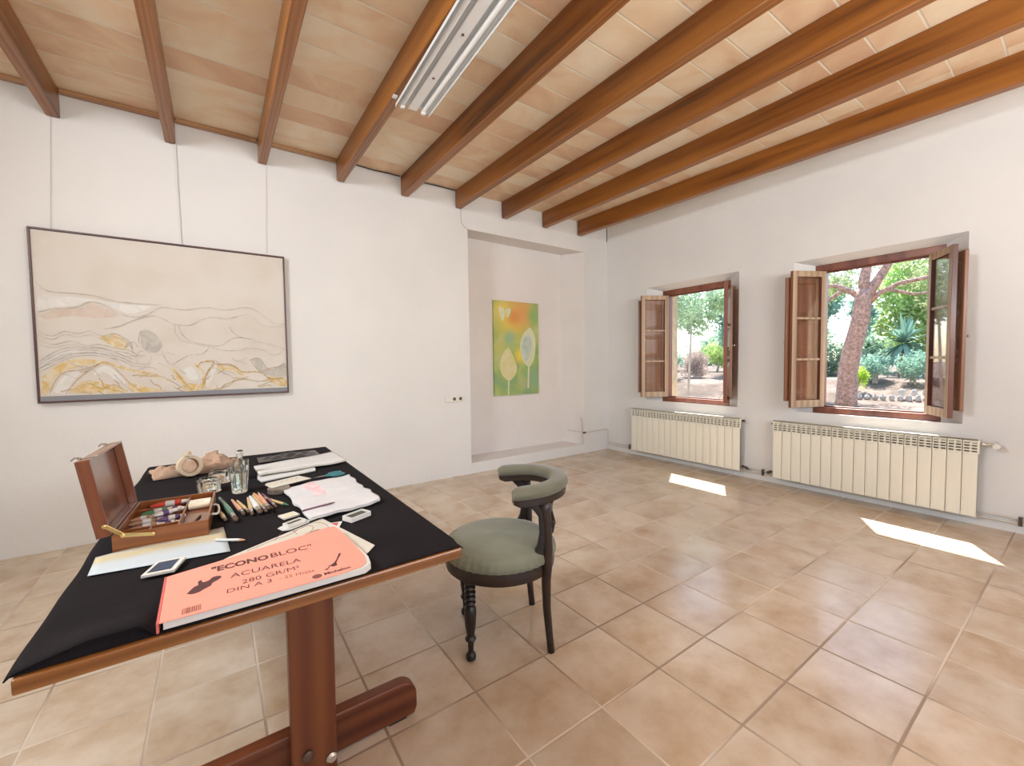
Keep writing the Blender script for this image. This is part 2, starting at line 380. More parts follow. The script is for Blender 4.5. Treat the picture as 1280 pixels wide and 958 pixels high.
# thin wooden batten where the brick ceiling meets the back wall, bays on the left
bx = [(-6.2, -5.50), (-5.42, -4.88), (-4.80, -4.275), (-4.205, -3.65)]
for i, (x0, x1) in enumerate(bx):
    tag(B().box(x0, x1, -.026, .010, H-.030, H-.001).build('trim_%d' % (i+1), 'trim_wood'), kind='structure')

# ------------------------------------------------------------------ beams
words = ['leftmost varnished pine ceiling beam, cut by the left edge of the picture', 'second varnished pine ceiling beam from the left, nearly upright in the picture',
 'third varnished pine ceiling beam from the left, next left of the strip lamp', 'varnished pine ceiling beam with the white strip lamp fixed under it',
 'varnished pine ceiling beam just right of the strip lamp, with dark knots', 'sixth varnished pine ceiling beam from the left, thin cable dropping from its wall end',
 'third varnished pine ceiling beam counted from the window wall', 'second varnished pine ceiling beam counted from the window wall',
 'varnished pine ceiling beam closest to the window wall']
bxs = [(-5.493, -5.423), (-4.873, -4.807), (-4.268, -4.203), (-3.642, -3.576), (-3.027, -2.950), (-2.412, -2.342), (-1.803, -1.732), (-1.190, -1.124), (-.584, -.508)]
for i, (x0, x1) in enumerate(bxs):
    hw = (x1-x0)/2; L_ = 6.17
    o = B().box(-hw, hw, -L_, 0, 0, H-2.962).build('ceiling_beam', 'beam', bevel=.006)
    o.location = ((x0+x1)/2, .0105 if False else -.001, 2.961)
    if i == 8: o.rotation_euler = (0, 0, R(1.9))
    tag(o, words[i], 'beam', 'ceiling beams')

# ------------------------------------------------------------------ windows
def leaf(name, parent, hinge, ang, L_, z0, z1, side, m, solid=False):
    """a hinged leaf: local +x from hinge to free edge; side = +1/-1 thickness direction"""
    hx, hy = hinge; T = .034 if not solid else .022
    st, tr, br = (.048, .055, .07) if not solid else (.045, .06, .06)
    b = B(); y0, y1 = (0, T) if side > 0 else (-T, 0)
    if not solid: m = [m, 'frame_wood']; b.mi(1)
    b.box(0, st, y0, y1, 0, z1-z0); b.box(L_-st, L_, y0, y1, 0, z1-z0)
    b.box(st, L_-st, y0, y1, 0, br); b.box(st, L_-st, y0, y1, z1-z0-tr, z1-z0)
    hi = z1-z0-tr; ih = hi-br
    if not solid:
        for k in (1, 2): b.box(st, L_-st, y0+.006, y1-.006, br+ih*k/3-.011, br+ih*k/3+.011)
    else:
        for k in (1, 2): b.box(st, L_-st, y0, y1, br+ih*k/3-.025, br+ih*k/3+.025)
        ym = (y0+y1)/2
        for k in range(3):
            a0 = br+ih*k/3+(.025 if k else 0); a1 = br+ih*(k+1)/3-(.025 if k < 2 else 0)
            b.box(st, L_-st, ym-.004, ym+.004, a0, a1)
            # raised, bevelled field
            for sgn in (-1, 1):
                i_ = .05; x0, x1 = st+.012, L_-st-.012; c0, c1 = a0+.012, a1-.012
                yo = ym+sgn*.0041; yi = ym+sgn*.0125
                b.add([(x0, yo, c0), (x1, yo, c0), (x1, yo, c1), (x0, yo, c1), (x0+i_, yi, c0+i_), (x1-i_, yi, c0+i_), (x1-i_, yi, c1-i_), (x0+i_, yi, c1-i_)],
                      [(0, 1, 5, 4), (1, 2, 6, 5), (2, 3, 7, 6), (3, 0, 4, 7), (4, 5, 6, 7)])
    if not solid: b.m = [0 if (all(abs(b.v[i][1]) < 1e-5 or abs(b.v[i][1]-(y0+.006)) < 1e-5 or abs(b.v[i][1]-(y1-.006)) < 1e-5 for i in q) and abs(sum(b.v[i][1] for i in q)/4) < T/2) else 1 for q in b.f]
    o = b.build(name, m, parent, bevel=.003)
    o.location = (hx, hy, z0); o.rotation_euler = (0, 0, ang)
    if not solid:
        g = B()
        for k in range(3):
            g.box(st-.004, L_-st+.004, (y0+y1)/2-.0015, (y0+y1)/2+.0015, br+ih*k/3+.008, br+ih*(k+1)/3-.008)
        g.build('pane', 'pane_glass', o)
        hd = B(); yy = y1+.012 if side > 0 else y0-.012
        hd.box(L_-.04, L_-.015, min(yy, (y0+y1)/2), max(yy, (y0+y1)/2), .50, .60); hd.tube([(L_-.028, yy, .55), (L_-.028, yy+side*.02, .55), (L_-.028, yy+side*.02, .50)], .006, 8)
        hd.build('catch', 'valve_dark', o)
    else:
        k_ = B().lathe([(.004, 0), (.004, .012), (.010, .016), (.012, .022), (.008, .028), (.001, .029)], (L_-.022, y1 if side > 0 else y0, (z1-z0)*.47), 12, axis=(0, side, 0))
        k_.build('knob', 'steel', o, smooth=True)
        hg = B()
        for z in (.15, (z1-z0)-.15): hg.tube([(0, y0-.004, z-.03), (0, y0-.004, z+.03)], .006, 8)
        hg.build('hinge', 'valve_dark', o)
    return o
def pane_mat():
    m, nt, b = nodes('window_pane'); N = nt.nodes; L = nt.links
    b.inputs['Base Color'].default_value = (1, 1, 1, 1); b.inputs['Roughness'].default_value = .02
    tr = N.new('ShaderNodeBsdfTransparent'); gl = N.new('ShaderNodeBsdfGlossy'); gl.inputs['Roughness'].default_value = .02
    lw = N.new('ShaderNodeLayerWeight'); lw.inputs[0].default_value = .5
    pw = N.new('ShaderNodeMath'); pw.operation = 'POWER'; pw.inputs[1].default_value = 4; L.new(lw.outputs['Facing'], pw.inputs[0])
    fr = N.new('ShaderNodeMath'); fr.operation = 'MULTIPLY_ADD'; fr.inputs[1].default_value = .8; fr.inputs[2].default_value = .06; L.new(pw.outputs[0], fr.inputs[0])
    mx = N.new('ShaderNodeMixShader'); L.new(fr.outputs[0], mx.inputs[0]); L.new(tr.outputs[0], mx.inputs[1]); L.new(gl.outputs[0], mx.inputs[2])
    L.new(mx.outputs[0], N['Material Output'].inputs[0]); return m
MT['pane_glass'] = pane_mat()
def window(idx, W_, lh, la, rh, ra, ls, rs, label):
    y0, y1, z0, z1 = W_['mid']
    root = thing('window_%d' % idx, (.17, (y0+y1)/2, z0), kind='structure')
    def loc(x, y, z): return (x-.17, y-(y0+y1)/2, z-z0)
    b = B(); X0, X1 = -.045, .045; hw = (y1-y0)/2; hh = z1-z0
    b.box(X0, X1, -hw, hw, 0, .058); b.box(X0, X1, -hw, hw, hh-.060, hh)
    b.box(X0, X1, -hw, -hw+.080, .058, hh-.060); b.box(X0, X1, hw-.080, hw, .058, hh-.060)
    b.box(X1-.03, X1, -hw+.080, hw-.080, .058, .070); b.box(X1-.03, X1, -hw+.080, hw-.080, hh-.072, hh-.060)
    b.build('window_frame', 'frame_wood', root, bevel=.004)
    zb, zt = .800, z1-.064
    for (hx, hy), an, side, (sa, so, sl) in ((lh, la, 1, ls), (rh, ra, -1, rs)):
        # left leaf: shutter towards the wall. thickness side chosen away from the opening
        c = leaf('casement', root, (loc(hx, hy, 0)[0], loc(hx, hy, 0)[1]), an, .352, zb-z0, zt-z0, -side, 'casement_wood')
        s = leaf('shutter', root, (loc(hx, hy, 0)[0]+so[0], loc(hx, hy, 0)[1]+so[1]), sa, sl, zb-z0+.06, zt-z0-.055, -side, 'shutter_wood', True)
    return root
window(1, W1, (.125, -.912), R(148), (.125, -1.624), R(209), (R(145.5), (-.010, .046), .338), (R(214), (-.02, -.044), .335), '')
window(2, W2, (.125, -2.606), R(153), (.125, -3.300), R(211), (R(151), (-.010, .046), .345), (R(215.5), (-.02, -.044), .35), '')

# ------------------------------------------------------------------ radiators
def radiator(y_left, y_right, n, ztop, zbot, label):
    """cast aluminium radiator on the window wall; y_left is the end seen on the left"""
    yc = (y_left+y_right)/2; W_ = abs(y_left-y_right); P = W_/n
    root = thing('radiator', (-.075, yc, zbot), 0, label, 'radiator', 'radiators under the windows')
    hh = ztop-zbot
    for k in range(n):
        c = -W_/2+P*(k+.5); b = B(); hw = P/2-.0016
        # flat front face, slightly crowned, up to the grille
        b.prism([(-.045, c-hw), (-.0475, c-hw*.6), (-.048, c), (-.0475, c+hw*.6), (-.045, c+hw), (-.036, c+hw), (-.036, c-hw)], 0, hh-.105)
        b.box(-.040, .038, c-.006, c+.006, .01, hh-.02)
        # rounded crown with the horizontal louvre slots
        for z0, z1 in ((-.018, 0), (-.041, -.032), (-.062, -.053), (-.083, -.074), (-.105, -.095)):
            b.box(-.046, -.030, c-hw, c+hw, hh+z0, hh+z1)
        for s in (-1, 1): b.box(-.045, -.030, c+s*hw-.006, c+s*hw+.006, hh-.105, hh)
        b.box(-.046, .040, c-hw, c+hw, hh-.010, hh); b.box(-.030, .040, c-hw, c+hw, hh-.03, hh-.01)
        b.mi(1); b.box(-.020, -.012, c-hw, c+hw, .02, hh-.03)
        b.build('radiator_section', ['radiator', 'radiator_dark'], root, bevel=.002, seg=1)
    return root
r1_ = radiator(-.522, -1.942, 17, .642, .085, 'shorter ivory radiator below the small window, nearer the room corner')
r2_ = radiator(-2.262, -3.640, 17, .655, .085, 'ivory radiator below the large window with a white thermostat knob')
def rloc(root, p): return (p[0]-root.location.x, p[1]-root.location.y, p[2]-root.location.z)
for root, ys in ((r1_, (-.522, -1.942)), (r2_, (-2.262, -3.640))):
    for y, s in ((ys[0], 1), (ys[1], -1)):
        if root is r2_ and s < 0: continue
        B().tube([rloc(root, (-.075, y, root.location.z+.53)), rloc(root, (-.075, y+s*.016, root.location.z+.53))], .013, 10).tube([rloc(root, (-.075, y+s*.016, root.location.z+.53)), rloc(root, (-.075, y+s*.03, root.location.z+.53))], .008, 8).build('air_vent', 'valve_dark', root, smooth=True)
k = B().tube([rloc(r2_, (-.075, -3.640, .622)), rloc(r2_, (-.075, -3.675, .622))], .010, 10)
k.tube([rloc(r2_, (-.075, -3.668, .622)), rloc(r2_, (-.075, -3.700, .622)), rloc(r2_, (-.06, -3.715, .622)), rloc(r2_, (-.01, -3.715, .622)), rloc(r2_, (-.002, -3.715, .622))], .012, 10)
k.build('valve_elbow', 'steel', r2_, smooth=True)
kn = B().lathe([(.018, 0), (.022, .008), (.022, .04), (.019, .052), (.006, .056)], rloc(r2_, (-.082, -3.712, .622)), 16, axis=(-1, -.3, -.1))
kn.build('thermostat_knob', 'white_plastic', r2_, smooth=True)
for y, s, rt in ((-1.942, -1, r1_), (-2.262, 1, r2_)):
    v = B().tube([rloc(rt, (-.075, y, .13)), rloc(rt, (-.075, y+s*.035, .128))], .011, 10)
    v.tube([rloc(rt, (-.075, y+s*.035, .128)), rloc(rt, (-.075, y+s*.065, .108))], .015, 10)
    v.tube([rloc(rt, (-.075, y+s*.035, .128)), rloc(rt, (-.03, y+s*.04, .110))], .008, 8)
    v.build('lockshield_valve', 'valve_dark', rt, smooth=True)

# ------------------------------------------------------------------ pipes, socket, wires
pp = thing('heating_pipe', (-.02, -2.0, .10), 0, 'pair of thin painted heating pipes running low along the window wall', 'pipe')
def pl(p): return (p[0]+.02, p[1]+2.0, p[2]-.10)
B().tube([pl((-.014, -.03, .070)), pl((-.014, -4.6, .070))], .008, 8).build('lower_pipe', 'pipe', pp, smooth=True)
B().tube([pl((-.014, -.03, .105)), pl((-.014, -4.6, .105))], .008, 8).build('upper_pipe', 'pipe', pp, smooth=True)
for y in (-.41, -2.13, -3.84):
    B().tube([pl((-.003, y, .088)), pl((-.030, y, .088))], .010, 8).box(-.008+.0, .016, y+2-.010, y+2+.010, -.042, .022).build('pipe_clip', 'valve_dark', pp, bevel=.002)
cp = thing('corner_pipe', (-.40, -.02, .28), 0, 'thin painted pipe crossing low from the niche edge into the room corner', 'pipe')
def cl(p): return (p[0]+.40, p[1]+.02, p[2]-.28)
B().tube([cl((-.556, .25, .300)), cl((-.475, -.012, .285)), cl((-.46, -.018, .283)), cl((-.40, -.018, .288)), cl((-.2, -.018, .292)), cl((-.06, -.018, .292)), cl((-.032, -.022, .288)), cl((-.022, -.028, .27)), cl((-.022, -.028, .105))], .007, 8).build('pipe_run', 'pipe', cp, smooth=True)
B().tube([cl((-.506, .03, .50)), cl((-.500, .020, .41)), cl((-.497, .012, .30)), cl((-.497, .01, .125))], .006, 8).build('riser', 'wire', cp, smooth=True)
B().tube([cl((-.50, -.002, .285)), cl((-.462, -.020, .285))], .013, 8).build('tee_fitting', 'valve_dark', cp, smooth=True)

so = thing('wall_socket', (-2.478, -.006, .870), 0, 'long cream socket plate with two outlets on the white wall', 'socket')
B().box(-.115, .115, -.006, .006, -.036, .036).build('plate', 'white_plastic', so, bevel=.004)
B().box(-.108, -.045, -.010, -.0061, -.028, .028).build('switch_rocker', 'white_plastic', so, bevel=.002)
for x in (.0, .075):
    B().lathe([(.024, 0), (.024, .006), (.020, .006), (.0195, .0008), (.001, .0005)], (x, -.006, 0), 20, axis=(0, -1, 0)).mi(1).lathe([(.0192, 0), (.0192, .0009), (.001, .001)], (x, -.0065, 0), 20, axis=(0, -1, 0)).build('outlet', ['white_plastic', 'hole'], so, smooth=True)

tag(B().tube([(-2.354, -.006, 2.958), (-2.352, -.006, 2.85), (-2.345, -.006, 2.81), (-2.315, -.006, 2.775), (-2.28, -.005, 2.762), (-2.262, .004, 2.755), (-2.262, .06, 2.754)], .0035, 8).build('cable', 'wire', smooth=True),
    'thin pale cable hanging from a beam end and bending into the niche', 'cable')
tag(B().tube([(-3.57, -.008, 3.146), (-3.45, -.010, 3.148), (-3.3, -.009, 3.142), (-3.15, -.010, 3.147), (-3.035, -.009, 3.145)], .005, 8).build('cable', 'cable_black', smooth=True),
    'black cable tucked under the ceiling just right of the lamp beam', 'cable')
tag(B().tube([(-2.945, -.009, 3.146), (-2.8, -.010, 3.141), (-2.62, -.009, 3.146), (-2.42, -.010, 3.144)], .005, 8).build('cable', 'cable_black', smooth=True),
    'black cable tucked under the ceiling in the bay above the blank wall', 'cable')
tag(B().tube([(-4.812, -.008, 2.958), (-4.810, -.008, 2.6), (-4.803, -.008, 2.1)], .007, 8).build('wall_conduit', 'plaster', smooth=True),
    'white painted conduit running down the wall behind the framed painting', 'conduit')

# ------------------------------------------------------------------ strip lamp
lt = thing('strip_lamp', (-3.550, -2.37, 2.960), R(-2.2), 'long white twin tube strip lamp fixed under a ceiling beam', 'lamp')
LL = .86   # half length
B().box(-.030, .030, -LL, LL, -.055, -.045).box(-.028, .028, -LL, LL, -.045, 0).build('housing', 'lamp_white', lt, bevel=.004)
for s in (-1, 1):
    b = B(); P_ = [(.030, -.040), (.046, -.020), (.078, -.022), (.108, -.050), (.110, -.072)]
    for (xa, za), (xb, zb) in zip(P_, P_[1:]):
        b.add([(s*xa, -LL, za), (s*xb, -LL, zb), (s*xb, LL, zb), (s*xa, LL, za), (s*xa, -LL, za+.004), (s*xb, -LL, zb+.004), (s*xb, LL, zb+.004), (s*xa, LL, za+.004)],
              [(0, 1, 2, 3), (4, 7, 6, 5), (0, 4, 5, 1), (3, 2, 6, 7), (0, 3, 7, 4), (1, 5, 6, 2)])
    b.build('reflector', 'lamp_shine', lt)
    B().tube([(s*.070, -LL+.03, -.052), (s*.070, LL-.03, -.052)], .013, 16).build('fluorescent_tube', 'tube', lt, smooth=True)
    for e in (-1, 1): B().box(s*.070-.014, s*.070+.014, e*(LL-.016)-.012, e*(LL-.016)+.012, -.070, -.022).build('lamp_holder', 'lamp_white', lt, bevel=.003)
for y in (-.62, -.25, .12, .50): B().lathe([(.007, 0), (.007, .004), (.002, .006)], (0, y, -.055), 10, axis=(0, 0, -1)).build('screw', 'valve_dark', lt, smooth=True)
B().box(-.125, -.100, LL-.02, LL+.012, -.012, -.004).build('end_tab', 'lamp_white', lt)

# ------------------------------------------------------------------ large framed painting
x0, x1, z0, z1 = -5.604, -4.103, 1.024, 2.197
pt = thing('framed_painting', ((x0+x1)/2, -.004, z0), 0, 'large framed abstract landscape with pale hills and ochre veins', 'painting')
ox, oz = (x0+x1)/2, z0
def canvas_mat():
    m, nt, b = nodes('hills_canvas'); N = nt.nodes; L = nt.links
    tc = N.new('ShaderNodeTexCoord'); n = N.new('ShaderNodeTexNoise'); n.inputs['Scale'].default_value = 3; n.inputs['Detail'].default_value = 5; L.new(tc.outputs['Object'], n.inputs[0])
    r = ramp(N, [(.3, (.63, .57, .51)), (.5, (.67, .62, .565)), (.7, (.68, .655, .61))]); L.new(n.outputs[0], r.inputs[0]); L.new(r.outputs[0], b.inputs['Base Color'])
    b.inputs['Roughness'].default_value = .8; return m
def blot(name, c0, c1, sc=14):
    m, nt, b = nodes(name); N = nt.nodes; L = nt.links
    tc = N.new('ShaderNodeTexCoord'); n = N.new('ShaderNodeTexNoise'); n.inputs['Scale'].default_value = sc; n.inputs['Detail'].default_value = 6; n.inputs['Distortion'].default_value = 1; L.new(tc.outputs['Object'], n.inputs[0])
    r = ramp(N, [(.38, c0), (.62, c1)]); L.new(n.outputs[0], r.inputs[0]); L.new(r.outputs[0], b.inputs['Base Color']); b.inputs['Roughness'].default_value = .8; return m
MT['canvas'] = canvas_mat()
MT['c_ochre'] = blot('ochre_wash', (.66, .47, .19), (.70, .62, .46), 18)
MT['c_grey'] = blot('grey_wash', (.46, .44, .40), (.56, .53, .48))
MT['c_white'] = blot('white_wash', (.68, .67, .64), (.74, .73, .70))
MT['c_pink'] = blot('rose_wash', (.62, .50, .42), (.64, .56, .49))
MT['c_line'] = blot('taupe_line', (.46, .41, .37), (.62, .57, .51), 9)
MT['c_dark'] = blot('umber_line', (.50, .34, .14), (.58, .46, .28), 9)
B().box(x0+.012-ox, x1-.012-ox, -.030, -.012, .014, z1-z0-.014).build('canvas', 'canvas', pt)
def smoothline(P, n=6):
    out = []
    for i in range(len(P)-1):
        p0 = P[max(i-1, 0)]; p1 = P[i]; p2 = P[i+1]; p3 = P[min(i+2, len(P)-1)]
        for k in range(n):
            t = k/n; out.append(tuple(.5*((2*p1[j])+(-p0[j]+p2[j])*t+(2*p0[j]-5*p1[j]+4*p2[j]-p3[j])*t*t+(-p0[j]+3*p1[j]-3*p2[j]+p3[j])*t**3) for j in (0, 1)))
    out.append(P[-1]); return out
def ribbon(b, P, wd, y, seed=0):
    P = smoothline(P); rnd = random.Random(seed); vs = []
    for i, p in enumerate(P):
        a = P[max(i-1, 0)]; c = P[min(i+1, len(P)-1)]; dx, dz = c[0]-a[0], c[1]-a[1]; l = math.hypot(dx, dz) or 1
        nx, nz = -dz/l, dx/l; w_ = wd*(.5+rnd.random())*(.4 if i in (0, len(P)-1) else 1)
        vs += [(p[0]+nx*w_/2, y, p[1]+nz*w_/2), (p[0]-nx*w_/2, y, p[1]-nz*w_/2)]
    b.add(vs, [(2*i, 2*i+1, 2*i+3, 2*i+2) for i in range(len(P)-1)])
def clampx(P): return [(min(max(p[0], x0+.016)-ox, x1-.016-ox), max(p[1]-oz, .018)) for p in P]
PL = {'a': [(-5.581, 1.839), (-5.529, 1.781), (-5.382, 1.774), (-5.299, 1.765), (-5.201, 1.739), (-5.099, 1.729), (-4.938, 1.726)], 'b': [(-5.579, 1.635), (-5.501, 1.663), (-5.397, 1.678), (-5.331, 1.719), (-5.265, 1.712), (-5.192, 1.658), (-5.103, 1.628), (-5.023, 1.65), (-4.967, 1.698), (-4.911, 1.71), (-4.797, 1.699), (-4.662, 1.727), (-4.538, 1.712), (-4.407, 1.743), (-4.323, 1.719), (-4.204, 1.625), (-4.114, 1.619)], 'c': [(-5.26, 1.536), (-5.184, 1.556), (-5.105, 1.602), (-4.996, 1.643), (-4.929, 1.62), (-4.874, 1.586), (-4.772, 1.581), (-4.696, 1.631), (-4.619, 1.65), (-4.524, 1.644), (-4.392, 1.686), (-4.326, 1.64), (-4.258, 1.593), (-4.115, 1.599)], 'd': [(-5.585, 1.508), (-5.52, 1.478), (-5.462, 1.512), (-5.393, 1.498), (-5.333, 1.516), (-5.274, 1.485), (-5.211, 1.504), (-5.137, 1.454), (-5.113, 1.385)], 'e': [(-5.582, 1.445), (-5.511, 1.422), (-5.431, 1.448), (-5.362, 1.416), (-5.289, 1.425), (-5.215, 1.401), (-5.139, 1.385), (-5.076, 1.341)], 'f': [(-4.866, 1.587), (-4.862, 1.514), (-4.821, 1.46), (-4.733, 1.434), (-4.628, 1.408), (-4.565, 1.389), (-4.452, 1.39), (-4.385, 1.41), (-4.283, 1.391), (-4.213, 1.351), (-4.159, 1.372), (-4.13, 1.413)], 'g': [(-4.845, 1.578), (-4.826, 1.515), (-4.777, 1.461), (-4.688, 1.435), (-4.58, 1.427), (-4.498, 1.487), (-4.399, 1.489), (-4.315, 1.461), (-4.211, 1.433), (-4.121, 1.403)], 'h': [(-5.068, 1.525), (-5.028, 1.536), (-4.975, 1.502), (-4.95, 1.422), (-4.973, 1.377), (-5.007, 1.368), (-5.06, 1.403), (-5.078, 1.455), (-5.068, 1.525)], 'i': [(-5.102, 1.332), (-5.074, 1.376), (-5.034, 1.377), (-5.009, 1.332), (-5.038, 1.288), (-5.084, 1.288), (-5.102, 1.332)], 'j': [(-5.586, 1.238), (-5.517, 1.285), (-5.435, 1.333), (-5.34, 1.35), (-5.256, 1.333), (-5.168, 1.307), (-5.118, 1.271), (-5.039, 1.261)], 'k': [(-5.584, 1.285), (-5.514, 1.349), (-5.445, 1.382), (-5.387, 1.383), (-5.315, 1.383), (-5.23, 1.358), (-5.117, 1.298)], 'l': [(-4.952, 1.386), (-4.926, 1.314), (-4.897, 1.278), (-4.841, 1.314), (-4.781, 1.35), (-4.706, 1.36), (-4.659, 1.407)], 'm': [(-4.617, 1.274), (-4.506, 1.263), (-4.442, 1.213), (-4.341, 1.211), (-4.29, 1.19), (-4.238, 1.148), (-4.13, 1.155)], 'n': [(-4.388, 1.311), (-4.319, 1.331), (-4.27, 1.25), (-4.218, 1.229), (-4.125, 1.289)], 'o': [(-5.548, 1.092), (-5.51, 1.187), (-5.463, 1.235), (-5.38, 1.25), (-5.294, 1.291)], 'p': [(-5.469, 1.088), (-5.407, 1.184), (-5.32, 1.266), (-5.257, 1.299), (-5.197, 1.229), (-5.149, 1.159), (-5.086, 1.086)], 'q': [(-5.263, 1.451), (-5.211, 1.504), (-5.161, 1.479), (-5.124, 1.437), (-5.113, 1.402)], 'r': [(-5.164, 1.402), (-5.111, 1.446), (-5.08, 1.403)], 's': [(-4.519, 1.582), (-4.488, 1.526), (-4.416, 1.489)], 't': [(-5.223, 1.213), (-5.175, 1.142), (-5.126, 1.079)], 'u': [(-5.409, 1.134), (-5.349, 1.149), (-5.29, 1.113), (-5.226, 1.136), (-5.164, 1.09)], 'v': [(-4.873, 1.222), (-4.819, 1.129), (-4.777, 1.081)], 'w': [(-4.717, 1.078), (-4.682, 1.199), (-4.632, 1.294), (-4.709, 1.294), (-4.74, 1.257)], 'x': [(-4.64, 1.074), (-4.544, 1.099), (-4.461, 1.155), (-4.326, 1.13), (-4.238, 1.148)], 'y': [(-5.068, 1.209), (-4.959, 1.188), (-4.877, 1.131), (-4.821, 1.083)]}
PF = {'ochre1': [(-5.579, 1.202), (-5.506, 1.277), (-5.424, 1.32), (-5.318, 1.316), (-5.22, 1.29), (-5.119, 1.245), (-4.986, 1.207), (-4.877, 1.131), (-4.932, 1.16), (-5.068, 1.209), (-5.171, 1.246), (-5.258, 1.282), (-5.343, 1.286), (-5.439, 1.251), (-5.51, 1.204), (-5.559, 1.092), (-5.581, 1.085)], 'ochre2': [(-5.458, 1.087), (-5.396, 1.159), (-5.324, 1.165), (-5.251, 1.137), (-5.152, 1.08)], 'ochre3': [(-5.149, 1.15), (-5.071, 1.121), (-4.991, 1.096), (-4.936, 1.079), (-5.126, 1.079)], 'ochre4': [(-4.907, 1.269), (-4.873, 1.241), (-4.804, 1.138), (-4.775, 1.127), (-4.715, 1.129), (-4.711, 1.219), (-4.755, 1.267), (-4.739, 1.285), (-4.696, 1.219), (-4.692, 1.115), (-4.717, 1.078), (-4.806, 1.076), (-4.875, 1.186)], 'ochre5': [(-4.609, 1.265), (-4.498, 1.25), (-4.434, 1.203), (-4.375, 1.212), (-4.443, 1.184), (-4.515, 1.225), (-4.603, 1.232)], 'ochre6': [(-4.255, 1.165), (-4.13, 1.149), (-4.123, 1.082), (-4.222, 1.106)], 'ochre7': [(-5.287, 1.476), (-5.211, 1.504), (-5.137, 1.437), (-5.165, 1.384), (-5.227, 1.418)], 'grey1': [(-5.068, 1.522), (-5.028, 1.534), (-4.975, 1.5), (-4.95, 1.422), (-4.973, 1.377), (-5.007, 1.371), (-5.06, 1.403)], 'grey2': [(-4.388, 1.311), (-4.319, 1.331), (-4.27, 1.254), (-4.218, 1.229), (-4.125, 1.279), (-4.124, 1.165), (-4.272, 1.179), (-4.34, 1.231)], 'white1': [(-5.327, 1.232), (-5.27, 1.273), (-5.21, 1.23), (-5.162, 1.142), (-5.224, 1.178), (-5.272, 1.231), (-5.322, 1.207)], 'white2': [(-5.531, 1.099), (-5.488, 1.187), (-5.44, 1.226), (-5.387, 1.242), (-5.443, 1.152), (-5.475, 1.08)], 'white3': [(-4.829, 1.24), (-4.77, 1.257), (-4.736, 1.163), (-4.789, 1.156)], 'white4': [(-4.692, 1.124), (-4.666, 1.218), (-4.609, 1.274), (-4.627, 1.217), (-4.669, 1.114)], 'white5': [(-5.577, 1.317), (-5.502, 1.382), (-5.398, 1.383), (-5.291, 1.375), (-5.193, 1.333), (-5.292, 1.346), (-5.411, 1.353), (-5.493, 1.317), (-5.574, 1.253)], 'pink1': [(-5.58, 1.619), (-5.49, 1.656), (-5.386, 1.671), (-5.325, 1.708), (-5.253, 1.688), (-5.181, 1.633), (-5.305, 1.609), (-5.423, 1.62), (-5.537, 1.589)], 'white6': [(-5.574, 1.745), (-5.463, 1.751), (-5.324, 1.741), (-5.202, 1.725), (-5.1, 1.712), (-4.994, 1.714), (-5.102, 1.654), (-5.179, 1.676), (-5.264, 1.721), (-5.33, 1.729), (-5.397, 1.691), (-5.5, 1.675), (-5.579, 1.647)]}
def inside(p, poly):
    c = False
    for i in range(len(poly)):
        (xa, ya), (xb, yb) = poly[i], poly[i-1]
        if (ya > p[1]) != (yb > p[1]) and p[0] < (xb-xa)*(p[1]-ya)/(yb-ya)+xa: c = not c
    return c
b = B(); order = {'o': 0, 'g': 1, 'w': 2, 'p': 3}
for j, (k, P) in enumerate(sorted(PF.items(), key=lambda t: 'pwgo'.index(t[0][0]))):
    b.mi(order[k[0]]); Q = smoothline(clampx(P)+[clampx(P)[0]], 3)[:-1]; y = -.0302-.00012*j
    b.add([(p[0], y, p[1]) for p in Q], [list(range(len(Q)))])
b.build('colour_wash', ['c_ochre', 'c_grey', 'c_white', 'c_pink'], pt)
b = B()
for j, (k, P) in enumerate(PL.items()):
    b.mi(1 if k in 'mopuvwx' else 0)
    ribbon(b, clampx(P), .0062 if k in 'abc' else (.010 if k in 'mvw' else .0048), -.0335-.00005*j, j)
    if k in 'dek': ribbon(b, [(a, c-.022) for a, c in clampx(P)], .004, -.0335-.00005*j, j+50)
    if k in 'jk': ribbon(b, [(a, c+.02) for a, c in clampx(P)], .007, -.0336-.00005*j, j+90)
# fine veins in the lower third
rnd = random.Random(4)
for q in range(46):
    cx = x0+.05+rnd.random()*(x1-x0-.12)-ox; cz = .06+rnd.random()**1.5*.30
    a = rnd.uniform(-1.1, .7); l = rnd.uniform(.05, .13); b.mi(1 if cz < .2 else 0)
    P = [(cx+math.cos(a)*l*t+rnd.uniform(-.008, .008), cz+math.sin(a)*l*t*.8+rnd.uniform(-.008, .008)) for t in (0, .33, .66, 1)]
    P = [(min(max(p[0], x0+.02-ox), x1-.02-ox), max(p[1], .045)) for p in P]
    ribbon(b, P, .0045, -.0345-.00004*q, q)
b.build('drawn_lines', ['c_line', 'c_dark'], pt)
B().box(x0+.012-ox, x1-.012-ox, -.036, -.0302, .012, .046).build('blue_grey_band', 'rail_grey', pt)
b = B(); t_ = .012
b.box(x0-ox, x1-ox, -.042, 0, 0, t_).box(x0-ox, x1-ox, -.042, 0, z1-z0-t_, z1-z0).box(x0-ox, x0+t_-ox, -.042, 0, t_, z1-z0-t_).box(x1-t_-ox, x1-ox, -.042, 0, t_, z1-z0-t_)
b.build('frame', 'frame_dark', pt, bevel=.0015)
for xa, xb in ((-5.467, -5.500), (-4.206, -4.232)):
    B().tube([(xa-ox, -.004, 2.962-oz), (xb-ox, -.006, z1-oz)], .0012, 6).build('hanging_wire', 'wire', pt)

